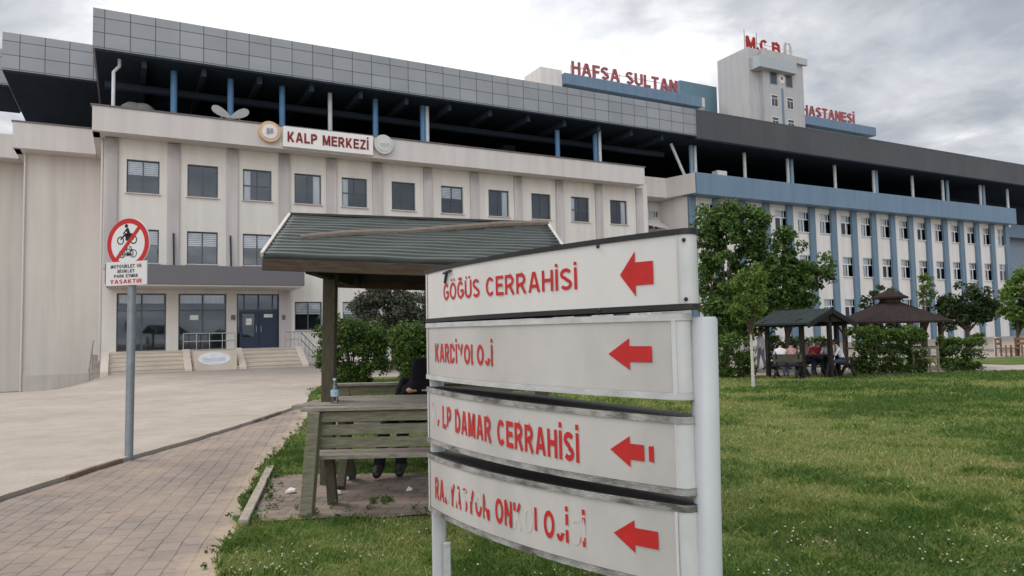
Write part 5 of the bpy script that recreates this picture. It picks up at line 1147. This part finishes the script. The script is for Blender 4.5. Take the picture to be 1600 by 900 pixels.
so_ = b.build('headscarf', M_blackcloth, npz, smooth=True, off=(0, 0, 0)); md = so_.modifiers.new('thick', 'SOLIDIFY'); md.thickness = .012

# ------------------------------------------------------------------ far gazebo with its people
def gaz_ground(px, py, D): q = at(px, py, D); return Vector((q.x, q.y, ghs(q.x, q.y)))
GD = 26.5; ga = gaz_ground(1287, 588, GD)
gz = thing('gazebo', 'small open wooden gazebo with dark green gable roof where people sit at a table', 'shelter', ga, ANG)
hw, ln_ = 1.3, 2.1; zE, zR_ = 1.98, 2.50
for sx_ in (-1, 1):
    b = MB(); y0_, y1_ = -.5, ln_
    pts = [(0, y0_, zR_), (sx_ * hw, y0_, zE), (sx_ * hw, y1_, zE), (0, y1_, zR_)]
    b.add(pts + [(p[0], p[1], p[2] - .07) for p in pts], [(0, 1, 2, 3), (4, 7, 6, 5), (0, 4, 5, 1), (1, 5, 6, 2), (2, 6, 7, 3)]); b.build('roof_slope', M_slateroof, gz)
    b = MB(); b.bar((0, y0_ + .02, zR_ - .13), (sx_ * hw, y0_ + .02, zE - .13), .05, .13); b.build('barge_board', M_gazwood, gz)
for x, y in ((-.95, .1), (.95, .1), (-.95, 1.7), (.95, 1.7)):
    b = MB(); b.box(x - .07, x + .07, y - .07, y + .07, -.1, zE + .15); b.build('post', M_gazwood, gz, bevel=.01)
b = MB(); b.box(-.07, .07, -.4, -.26, -.1, zE + .3); b.bar((-.3, -.33, 0), (0, -.33, .75), .08, .08); b.bar((.3, -.33, 0), (0, -.33, .75), .08, .08); b.build('post', M_gazwood, gz, bevel=.01)
b = MB()
for y in (.1, 1.7): b.bar((-1.2, y, zE + .02), (1.2, y, zE + .02), .09, .12)
for x in (-.95, .95): b.bar((x, -.3, zE - .08), (x, 2.0, zE - .08), .09, .11)
b.build('tie_beam', M_gazwood, gz)
b = MB(); b.add([(-.9, -.40, zE + .02), (.9, -.40, zE + .02), (0, -.40, zR_ - .2), (-.9, -.36, zE + .02), (.9, -.36, zE + .02), (0, -.36, zR_ - .2)], [(0, 1, 2), (3, 5, 4), (0, 3, 4, 1), (1, 4, 5, 2), (2, 5, 3, 0)]); b.build('gable_board', M_gazwood, gz)
def far_bench(label, loc, rz, L=1.3):
    t = thing('bench', label, 'bench', loc, rz, 'benches at the far gazebo')
    b = MB(); b.box(-L / 2, L / 2, -.2, .2, .41, .46); b.build('seat', M_gazwood, t, bevel=.006)
    b = MB(); b.box(-L / 2, L / 2, -.28, -.23, .58, .86); b.build('backrest', M_woodv, t, bevel=.006)
    for x in (-L / 2 + .12, L / 2 - .12):
        b = MB(); b.bar((x - .12, -.30, 0), (x + .08, -.1, .42), .07, .07); b.bar((x + .14, .24, 0), (x - .06, .02, .42), .07, .07); b.bar((x, -.22, .42), (x, -.27, .86), .06, .06); b.build('leg', M_gazwood, t)
    return t
gl = lambda px, D: gaz_ground(px, 588, D)
t = thing('picnic_table', 'dark wooden table inside the far gazebo', 'table', gl(1277, 27.2), R(5))
b = MB(); b.box(-.75, .75, -.36, .36, .72, .77); b.build('tabletop', M_gazwood, t, bevel=.006)
for x in (-.5, .5): b = MB(); b.bar((x, -.35, 0), (x, .3, .72), .08, .08); b.bar((x, .35, 0), (x, -.3, .72), .08, .08); b.build('leg', M_gazwood, t)
far_bench('dark wooden bench at the left of the far gazebo seen from behind', gl(1230, 26.3), R(-14), 1.0)
far_bench('dark wooden bench at the right of the far gazebo', gl(1324, 26.6), R(62), .95)
far_bench('dark wooden bench behind the table of the far gazebo', gl(1272, 28.0), R(180), 1.3)
PE = 'people sitting at the far gazebo'
def far_person(label, px, D, rz, top, legs, J=None, group=PE, sleeve='top', lift=0):
    loc = gl(px, D); loc.z += lift
    return figure(label, loc, rz, J or seated(), RAD, BE, Z(0, 0, sleeve), [M_skin, top, legs, M_shoe, M_hair], M_hair, group)
far_person('person in white shirt on the left bench of the far gazebo', 1222, 26.35, R(-14), M_whitecloth, M_greycloth, seated(.46, .14))
far_person('person in red and white patterned top on the left bench of the far gazebo', 1238, 26.3, R(-20), M_patcloth, M_greycloth, seated(.46, .16))
far_person('person in pale patterned top behind the table of the far gazebo', 1258, 28.0, R(178), M_patcloth, M_jeans, seated(.46, .18))
far_person('person in bright red top behind the table of the far gazebo', 1271, 28.0, R(186), M_redcloth, M_jeans, seated(.46, .22))
far_person('person in white shirt behind the front post of the far gazebo', 1296, 27.8, R(150), M_whitecloth, M_jeans, seated(.46, .15))
far_person('person in white shirt and blue jeans on the right bench of the far gazebo', 1320, 26.55, R(66), M_whitecloth, M_jeans, seated(.46, .16, .42, .78, .2, .52))
sp_ = at(1190, 565, 31); sp_.z = ghs(sp_.x, sp_.y)
figure('standing person in white coat beside the hedge left of the far gazebo', sp_, R(100), standing(), RAD, BE, Z(0, 0), [M_skin, M_whitecloth, M_greycloth, M_shoe, M_hair], M_hair)

# pagoda behind the hedge
pd_ = gaz_ground(1397, 585, 31.0)
pg = thing('pagoda', 'brown shingle roofed pagoda with a small raised top roof behind the hedges', 'shelter', pd_, ANG)
def hip(b, r0, z0, r1, z1, n=6, th=.08):
    a = [(r0 * math.cos(2 * math.pi * k / n + .2), r0 * math.sin(2 * math.pi * k / n + .2), z0) for k in range(n)]; c = [(r1 * math.cos(2 * math.pi * k / n + .2), r1 * math.sin(2 * math.pi * k / n + .2), z1) for k in range(n)]
    lo = [(p[0], p[1], p[2] - th) for p in a]
    b.add(a + c + lo, [(k, (k + 1) % n, n + (k + 1) % n, n + k) for k in range(n)] + [(2 * n + k, 2 * n + (k + 1) % n, (k + 1) % n, k) for k in range(n)] + [tuple(range(2 * n, 3 * n))[::-1], tuple(range(n, 2 * n))])
gz0 = pd_.z
b = MB(); hip(b, 2.35, 1.90 - gz0 - .12, .40, 2.62 - gz0); b.build('roof', M_browntile, pg)
b = MB(); hip(b, .42, 2.56 - gz0, .42, 2.80 - gz0, 6, .0); b.build('lantern', M_wooddark, pg)
b = MB(); hip(b, .72, 2.84 - gz0, .05, 3.18 - gz0); b.build('top_roof', M_browntile, pg)
for k in range(6):
    a = 2 * math.pi * k / 6 + .2; b = MB(); b.box(-.08, .08, -.08, .08, -.1, 1.85 - gz0); b.xform(lambda p: p + Vector((1.85 * math.cos(a), 1.85 * math.sin(a), 0))); b.build('post', M_wooddark, pg, bevel=.01)
    b = MB(); b.bar((1.85 * math.cos(a), 1.85 * math.sin(a), 1.35), (2.2 * math.cos(a), 2.2 * math.sin(a), 1.8 - gz0), .07, .07); b.build('brace', M_wooddark, pg)
for k in (2, 3, 4, 5):
    a, c = 2 * math.pi * k / 6 + .2, 2 * math.pi * (k + 1) / 6 + .2; b = MB()
    for z in (.45, .85): b.bar((1.85 * math.cos(a), 1.85 * math.sin(a), z), (1.85 * math.cos(c), 1.85 * math.sin(c), z), .05, .08)
    b.build('rail', M_woodv, pg)
# wooden lattice rails beside the hedge
t = thing('lattice_fence', 'short weathered lattice panel between the two hedges by the pagoda', 'fence', gaz_ground(1448, 583, 27.6), R(6))
b = MB()
for z in (.14, .55, .92): b.bar((-.55, 0, z), (.55, 0, z), .05, .07)
b.build('rail', M_wood, t)
b = MB()
for k in range(4): x = -.5 + k / 3; b.bar((x, 0, -.05), (x, 0, 1.0), .06, .06)
b.bar((-.5, .01, .14), (.0, .01, .92), .04, .04); b.bar((.5, .01, .14), (0, .01, .92), .04, .04); b.build('post', M_wood, t)
# varnished chairs/table far right
def far_seat(label, px, py, D, rz):
    q = at(px, py, D); q.z = ghs(q.x, q.y) ; t = thing('wooden_chair', label, 'chair', q, rz, 'varnished chairs at the far right')
    b = MB(); b.box(-.3, .3, -.28, .28, .42, .48); b.build('seat', M_orangewood, t, bevel=.01)
    b = MB()
    for z in (.62, .86): b.box(-.3, .3, .24, .28, z, z + .14)
    b.build('backrest', M_orangewood, t)
    for x in (-.27, .27):
        for y in (-.25, .25): b = MB(); b.box(x - .035, x + .035, y - .035, y + .035, 0, 1.0 if y > 0 else .62); b.build('leg', M_orangewood, t)
    return t
far_seat('varnished orange wooden chair left at the far right path', 1568, 546, 38.5, R(30)); far_seat('varnished orange wooden chair nearer the frame edge at the far right path', 1592, 546, 38.5, R(-60))
q = at(1557, 545, 40); q.z = ghs(q.x, q.y); b = MB(); b.lathe([(.11, -.05), (.11, .85), (.09, .95), (.001, .98)], (q.x, q.y, q.z), 12); solo(b.build('bollard', M_whitecol, smooth=True), 'short white bollard beside the far right path', 'bollard')

# ------------------------------------------------------------------ trees, hedges
M_leafA = mat_leaf('leaf_mid_green', (.026, .058, .014), (.16, .26, .062))
M_leafH = mat_leaf('hedge_leaf', (.018, .040, .009), (.125, .205, .038))
M_leafL = mat_leaf('leaf_light_green', (.05, .10, .02), (.22, .32, .07))
M_leafO = mat_leaf('olive_leaf', (.045, .055, .036), (.15, .16, .115))
M_leafD = mat_leaf('leaf_dark_green', (.014, .028, .011), (.065, .10, .034))
def leaf_cloud(cl, per, size, seed, flat=.0, tip=0.):
    """cl: (x,y,z,r) clumps. Each leaf is a folded diamond of two triangles; size varies, tone per leaf"""
    g = np.random.default_rng(seed); cl = np.asarray(cl, float); n = len(cl) * per
    c = np.repeat(cl, per, 0); d = g.normal(size=(n, 3)); d /= np.linalg.norm(d, axis=1, keepdims=True); rad = g.random(n) ** .45
    pos = c[:, :3] + d * (c[:, 3] * rad)[:, None] * np.array([1, 1, .85])
    nrm = d * .6 + g.normal(size=(n, 3)) * .7 + np.array([0, 0, .5 + flat]); nrm /= np.linalg.norm(nrm, axis=1, keepdims=True)
    a = np.cross(nrm, g.normal(size=(n, 3))); a /= np.linalg.norm(a, axis=1, keepdims=True); bb = np.cross(nrm, a)
    s = size * g.uniform(.6, 1.35, n)[:, None]; fold = nrm * s * .18
    v = np.stack([pos - a * s * .62, pos - bb * s * .32 + fold, pos + a * s * .62, pos + bb * s * .32 + fold], 1).reshape(-1, 3)
    i = np.arange(n)[:, None] * 4; f = np.concatenate([np.concatenate([i, i + 1, i + 2], 1), np.concatenate([i, i + 2, i + 3], 1)])
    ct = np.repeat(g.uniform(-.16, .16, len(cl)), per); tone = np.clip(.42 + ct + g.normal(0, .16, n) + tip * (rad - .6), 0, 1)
    return v, f, np.concatenate([tone, tone])
def ell_pts(ells, n, seed, shell=.35):
    g = np.random.default_rng(seed); w_ = np.array([e[3] * e[4] * e[5] for e in ells]); w_ = w_ / w_.sum(); out = []
    for k in g.choice(len(ells), n, p=w_):
        e = ells[k]; d = g.normal(size=3); d /= np.linalg.norm(d); r = (shell ** 3 + (1 - shell ** 3) * g.random()) ** (1 / 3)
        out.append((e[0] + d[0] * e[3] * r, e[1] + d[1] * e[4] * r, e[2] + d[2] * e[5] * r))
    return np.array(out)
def tree(name, label, cat, base, ells, n, per, size, m, th, tr, seed, cr=(.25, .45), trunk_m=None, group=None, shell=.35, limbs=14, fork=.5, tip=.35):
    """th trunk height to the fork, tr trunk radius; ells relative to base"""
    base = Vector(base); t = thing(name, label, cat, base, 0, group); g = np.random.default_rng(seed)
    pts = ell_pts(ells, n, seed, shell); cl = np.column_stack([pts, g.uniform(cr[0], cr[1], n)])
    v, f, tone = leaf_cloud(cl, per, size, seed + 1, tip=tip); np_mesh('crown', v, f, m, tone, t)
    b = MB(); top = np.mean([e[:3] for e in ells], 0); fk = Vector((top[0] * .3 * fork, top[1] * .3 * fork, th))
    b.tube([(0, 0, -.15), (.02 * tr, 0, .1), fk * .5 + Vector((tr * .3, 0, 0)), fk], [tr * 1.35, tr * 1.05, tr * .9, tr * .75], 9)
    for k in range(min(limbs, n)):
        p = Vector(pts[k * n // limbs]); mid = fk.lerp(p, .5) + Vector((g.uniform(-.1, .1), g.uniform(-.1, .1), .12)); b.tube([fk - Vector((0, 0, th * .12 * (k % 3))), mid, p], [tr * .45, tr * .25, tr * .06], 6, True, 1)
    b.build('trunk', [trunk_m or M_bark, M_bark], t, smooth=True, off=(0, 0, 0)); return t
def gp(px, py, D): q = at(px, py, D); return (q.x, q.y, ghs(q.x, q.y) - .02)
def el(base, px, py, D, rx, ry, rz): q = at(px, py, D); return (q.x - base[0], q.y - base[1], q.z - base[2], rx, ry, rz)
def pw(npx, D): return npx / FPX * D
# two broad trees behind the sign
B = gp(1135, 575, 31)
tree('broad_tree', 'broad dark green tree rising behind the right end of the direction sign', 'tree', B,
     [el(B, 1140, 415, 31, pw(54, 31), 1.5, pw(95, 31)), el(B, 1110, 345, 31, pw(26, 31), .9, pw(32, 31)), el(B, 1178, 360, 31, pw(26, 31), .8, pw(44, 31)), el(B, 1150, 490, 31, pw(62, 31), 1.5, pw(40, 31)), el(B, 1140, 340, 31, pw(20, 31), .7, pw(25, 31))], 310, 62, .16, M_leafA, 1.6, .13, 21, (.22, .42))
B = gp(1228, 575, 30)
tree('broad_tree', 'wide green tree with a leaning right branch above the far gazebo', 'tree', B,
     [el(B, 1225, 445, 30, pw(42, 30), 1.3, pw(52, 30)), el(B, 1224, 385, 30, pw(18, 30), .6, pw(30, 30)), el(B, 1270, 430, 30, pw(30, 30), .8, pw(22, 30)), el(B, 1294, 410, 30, pw(12, 30), .5, pw(12, 30)), el(B, 1235, 480, 30, pw(36, 30), 1.1, pw(26, 30)), el(B, 1252, 388, 30, pw(8, 30), .4, pw(10, 30))], 200, 56, .155, M_leafA, 1.7, .11, 33, (.18, .36))
# young tree with limed trunk
yb = at(1177, 604, 22.2); B = (yb.x, yb.y, ghs(yb.x, yb.y) - .02)
tree('young_tree', 'young light green tree with a white limed trunk on the lawn', 'tree', B,
     [el(B, 1168, 465, 22.2, pw(26, 22), .5, pw(42, 22)), el(B, 1160, 440, 22.2, pw(12, 22), .3, pw(20, 22)), el(B, 1183, 440, 22.2, pw(10, 22), .3, pw(26, 22)), el(B, 1150, 478, 22.2, pw(12, 22), .3, pw(14, 22))], 95, 46, .085, mat_leaf('young_leaf', (.07, .13, .025), (.27, .38, .085)), 1.75, .05, 41, (.12, .22), M_limed, limbs=12, tip=.1)
def hedge(label, px0, px1, y0, y1, D, ry, seed, m=None, per=44, size=.10, dens=1., group='clipped hedges by the gazebos', round_=False):
    c = at((px0 + px1) / 2, (y0 + y1) / 2, D); gb = at((px0 + px1) / 2, y1, D); base = (c.x, c.y, ghs(c.x, c.y) - .03); hx, hz = pw((px1 - px0) / 2, D), pw((y1 - y0), D)
    t = thing('hedge', label, 'hedge', base, R(4), group); g = np.random.default_rng(seed); n = int(26 * hx * ry * 4 * hz * dens) + 14
    p = g.uniform(-1, 1, (n, 3)); k = g.integers(0, 3, n); mx = .86
    for i in range(n):
        if g.random() < .75: p[i, k[i]] = mx * np.sign(p[i, k[i]])
    if round_: p = p / np.maximum(1, np.linalg.norm(p, axis=1, keepdims=True) / 1.05)
    r = .17; pts = np.column_stack([p[:, 0] * (hx - r * .7), p[:, 1] * (ry - r * .7), hz * .5 + p[:, 2] * (hz * .5 - r * .6), g.uniform(r * .8, r * 1.4, n)])
    pts[:, 2] += .09 * np.sin(pts[:, 0] * 3 + seed) * (pts[:, 2] > hz * .6); pts[:, 2] = np.maximum(pts[:, 2], .12)
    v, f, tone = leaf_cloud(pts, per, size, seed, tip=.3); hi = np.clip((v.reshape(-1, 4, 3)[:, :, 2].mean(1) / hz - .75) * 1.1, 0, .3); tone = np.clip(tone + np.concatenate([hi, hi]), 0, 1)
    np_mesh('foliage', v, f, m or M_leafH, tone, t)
    b = MB()
    for i in range(max(3, int(hx * 5))):
        x, y = g.uniform(-hx * .8, hx * .8), g.uniform(-ry * .7, ry * .7); b.tube([(x, y, -.05), (x + g.uniform(-.1, .1), y, hz * .45), (x + g.uniform(-.3, .3) * hx, y, hz * .8)], [.03, .022, .01], 6)
    b.build('stem', M_bark, t, smooth=True, off=(0, 0, 0)); return t
hedge('dark hedge left of the young limed tree behind the sign post', 1118, 1176, 514, 582, 27.5, .6, 51)
hedge('clipped hedge behind the people in the far gazebo', 1196, 1250, 508, 560, 31.5, .4, 52)
hedge('clipped hedge behind the front post of the far gazebo', 1250, 1296, 511, 560, 32.5, .4, 53)
hedge('broad clipped hedge in front of the brown pagoda', 1330, 1442, 509, 584, 27.6, .7, 54)
hedge('small clipped hedge right of the brown pagoda', 1470, 1530, 525, 580, 28.2, .6, 55)
hedge('low hedge beyond the lawn at the foot of the blue building', 1505, 1534, 512, 532, 48, .5, 56, per=24, size=.14)
B = gp(1375, 560, 42)
tree('round_tree', 'dark rounded treetop rising behind the brown pagoda roof', 'tree', B, [el(B, 1375, 475, 42, pw(33, 42), 1.2, pw(28, 42)), el(B, 1375, 520, 42, pw(30, 42), 1.1, pw(30, 42))], 60, 46, .2, M_leafD, 1.0, .1, 61, (.25, .4))
B = gp(1512, 545, 44)
tree('round_tree', 'dark rounded olive like tree in front of the blue pilasters', 'tree', B, [el(B, 1510, 475, 44, pw(44, 44), 1.5, pw(30, 44)), el(B, 1490, 490, 44, pw(26, 44), 1.1, pw(22, 44)), el(B, 1535, 488, 44, pw(26, 44), 1.1, pw(20, 44))], 110, 46, .2, M_leafD, 1.3, .12, 62, (.28, .45), tip=.5)
B = gp(1590, 555, 39)
tree('leafy_tree', 'bright green leafy tree cut by the right edge of the photo', 'tree', B, [el(B, 1590, 475, 39, pw(30, 39), 1.2, pw(34, 39)), el(B, 1605, 450, 39, pw(34, 39), 1.2, pw(28, 39))], 80, 44, .2, M_leafL, 1.3, .1, 63, (.25, .42))
B = gp(1449, 560, 45)
tree('slim_tree', 'thin pale green sapling between the pagoda and the blue pilasters', 'tree', B, [el(B, 1448, 460, 45, pw(11, 45), .4, pw(34, 45))], 26, 30, .15, M_leafL, 1.4, .06, 64, (.18, .3))
# shrubs behind the near shelter
def shrub(name, label, px0, px1, y0, y1, D, seed, m, per=60, size=.10, n=90, ry=.9, grp=None, tip=.4, cr=(.16, .34)):
    B = gp((px0 + px1) / 2, y1, D); B = (B[0], B[1], ghs(B[0], B[1]) - .02); rx, rz = pw((px1 - px0) / 2, D), pw((y1 - y0) / 2, D); cx = (px0 + px1) / 2
    return tree(name, label, 'shrub', B, [el(B, cx, (y0 + y1) / 2 + (y1 - y0) * .06, D, rx * .92, ry, rz * .9), el(B, cx - (px1 - px0) * .15, y0 + (y1 - y0) * .3, D, rx * .6, ry * .7, rz * .5), el(B, cx + (px1 - px0) * .2, y0 + (y1 - y0) * .35, D, rx * .55, ry * .7, rz * .45)], n, per, size, m, .5, .06, seed, cr, group=grp, shell=.55, limbs=16, tip=tip)
shrub('round_bush', 'bushy round green shrub behind the shelter post', 490, 612, 488, 606, 23.5, 71, M_leafH, 80, .095, 150)
shrub('round_bush', 'round green shrub just left of the direction sign', 610, 690, 497, 603, 22.5, 72, M_leafH, 80, .095, 120)
B = gp(615, 575, 32)
tree('olive_tree', 'wide grey green olive tree behind the round shrubs', 'tree', B, [el(B, 612, 490, 32, pw(72, 32), 1.4, pw(50, 32)), el(B, 660, 495, 32, pw(45, 32), 1.2, pw(52, 32)), el(B, 600, 470, 32, pw(35, 32), 1.0, pw(30, 32))], 190, 60, .14, M_leafO, 1.1, .15, 73, (.25, .42), tip=.5)

# ------------------------------------------------------------------ lawn grass, clover flowers
def inlawn(X, Y, m=.0):
    a = np.interp(Y, [-20, 3, 5.1, 7.2, 9.1, 11.5, 14, 17.5, 20, 24, 28], [-1.2, -1.7, -2.08, -2.68, -3.2, -3.62, -4.03, -4.9, -5.7, -6.8, -7])
    a = a + .035 * (np.sin(Y * 2.9 + 1) + .6 * np.sin(Y * 7 + 2.3)); ok = X > a + m
    padl = -2.44 - (Y - 6.72) * .263
    return ok & ~((X > padl - .06) & (X < 1.55) & (Y > 6.74 + .04 * np.sin(X * 9)) & (Y < 8.78 + .05 * np.sin(X * 7)))
def vnoise(X, Y, s, seed):
    g = np.random.default_rng(seed); T = g.random((64, 64)); x, y = X * s, Y * s; xi, yi = np.floor(x).astype(int), np.floor(y).astype(int); fx_, fy_ = x - xi, y - yi
    fx_, fy_ = fx_ * fx_ * (3 - 2 * fx_), fy_ * fy_ * (3 - 2 * fy_); h = lambda i, k: T[i % 64, k % 64]
    return (h(xi, yi) * (1 - fx_) + h(xi + 1, yi) * fx_) * (1 - fy_) + (h(xi, yi + 1) * (1 - fx_) + h(xi + 1, yi + 1) * fx_) * fy_
def dryness(X, Y): return .40 * vnoise(X, Y * 1.0, .42, 1) + .26 * vnoise(X, Y, 1.1, 2) + .20 * vnoise(X, Y, 2.7, 3) + .18 * vnoise(X, Y, 6.5, 4)
M_grass = mat_leaf('grass_blade', (.065, .130, .024), (.42, .38, .16), .35)
r_ = M_grass.node_tree.nodes['Color Ramp'].color_ramp
e = r_.elements.new(.38); e.color = (.125, .200, .040, 1); e = r_.elements.new(.60); e.color = (.25, .29, .080, 1)
def blades():
    V, F, T = [], [], []; base = 0; g = np.random.default_rng(5)
    for (ya, yb, per, wd, ht) in ((4.3, 7.5, 2600, .0045, .05), (7.5, 11, 1300, .0065, .055), (11, 17, 520, .010, .06), (17, 27.6, 210, .017, .07)):
        xa, xb = -4.8 if ya < 12 else -6.5, max(1, yb * .80)
        n = int((xb - xa) * (yb - ya) * per); X = g.uniform(xa, xb, n); Y = g.uniform(ya, yb, n)
        k = inlawn(X, Y, -.05) & (np.abs(X) < Y * .78 + .5); X, Y = X[k], Y[k]; dr = dryness(X, Y); keep = g.random(len(X)) < np.clip(1.35 - dr * .75, .45, 1); X, Y, dr = X[keep], Y[keep], dr[keep]; n = len(X)
        Zb = gh(X, Y) - .04; an = g.uniform(0, 2 * np.pi, n); cl = vnoise(X, Y, 3.3, 9)
        h = ht * g.uniform(.5, 1.3, n) * (.6 + .9 * cl) * np.where(dr > .56, .75, 1.); w_ = wd * g.uniform(.7, 1.4, n)
        lean = g.normal(0, .55, (n, 2)) * h[:, None]; px, py = np.cos(an) * w_, np.sin(an) * w_
        v = np.stack([np.stack([X - px, Y - py, Zb], 1), np.stack([X + px, Y + py, Zb], 1), np.stack([X + lean[:, 0] * .45 + px * .7, Y + lean[:, 1] * .45 + py * .7, Zb + h * .65], 1), np.stack([X + lean[:, 0], Y + lean[:, 1], Zb + h], 1)], 1).reshape(-1, 3)
        i = np.arange(n)[:, None] * 4 + base; base += 4 * n
        V.append(v); F.append(np.concatenate([i, i + 1, i + 2], 1)); F.append(np.concatenate([i, i + 2, i + 3], 1))
        tone = np.clip(.10 + np.clip((dr - .40) * 2.5, 0, .60) + g.normal(0, .17, n) + (cl - .5) * -.12, 0, 1); T += [tone, tone]
    o = np_mesh('grass', np.concatenate(V), np.concatenate(F), M_grass, np.concatenate(T)); tag(o, 'green lawn grass with dry yellow patches', 'grass', kind='stuff')
blades()
# weeds growing from the joints along pad and path edge
def weeds():
    g = np.random.default_rng(15); cl = []
    for k in range(60):
        y = g.uniform(6.6, 9.6); cl.append((-2.44 - (y - 6.72) * .263 + g.normal(0, .10), y, .005, g.uniform(.02, .06)))
    for k in range(34): cl.append((g.uniform(-2.4, -.3), g.choice([6.72, 7.0, 9.1]) + g.normal(0, .07), .005, g.uniform(.02, .07)))
    for k in range(14): a = g.uniform(0, 6.28); cl.append((-1.35 + .10 * math.cos(a), 7.3 + .06 * math.sin(a), .01, .035))
    for k in range(110):
        y = g.uniform(4.8, 16); cl.append((xlawn(y) + g.normal(-.02, .07), y, -.03, g.uniform(.02, .05)))
    v, f, tone = leaf_cloud(cl, 22, .022, 77); o = np_mesh('weeds', v, f, M_leafA, tone); tag(o, 'small weeds along paving edges', 'weeds', kind='stuff')
weeds()
def clover():
    g = np.random.default_rng(8); P = []
    for cx, cy, s, n in ((-1.75, 5.25, .16, 46), (1.9, 7.8, .35, 46), (3.1, 5.4, .3, 34), (2.2, 5.6, .16, 18), (4.1, 5.3, .25, 40), (1.7, 4.9, .15, 16), (.2, 5.0, .3, 16), (-1.2, 5.7, .3, 14), (-.5, 6.0, .3, 8), (4.8, 9, 1.5, 14), (2.6, 10, .5, 16), (6, 6.3, .6, 20)):
        P.append(np.column_stack([g.normal(cx, s, n), g.normal(cy, s * 1.1, n)]))
    P = np.concatenate(P); P = P[inlawn(P[:, 0], P[:, 1], .05)]; b = MB()
    for x, y in P:
        z = ghs(x, y) + g.uniform(.015, .045); r = g.uniform(.004, .0095); b.ball((x, y, z), r, 6, 0, (1, 1, .8))
        b.tube([(x, y, z - .06), (x, y, z)], .0015, 3, False, 1)
    o = b.build('clover_flowers', [mat('clover_white', (.46, .45, .34), .9, .1, .2, 60), M_leafH], smooth=True); tag(o, 'white clover flowers scattered in the lawn', 'flowers', kind='stuff')
clover()
for o in bpy.data.objects:
    if '_off' in o: del o['_off']
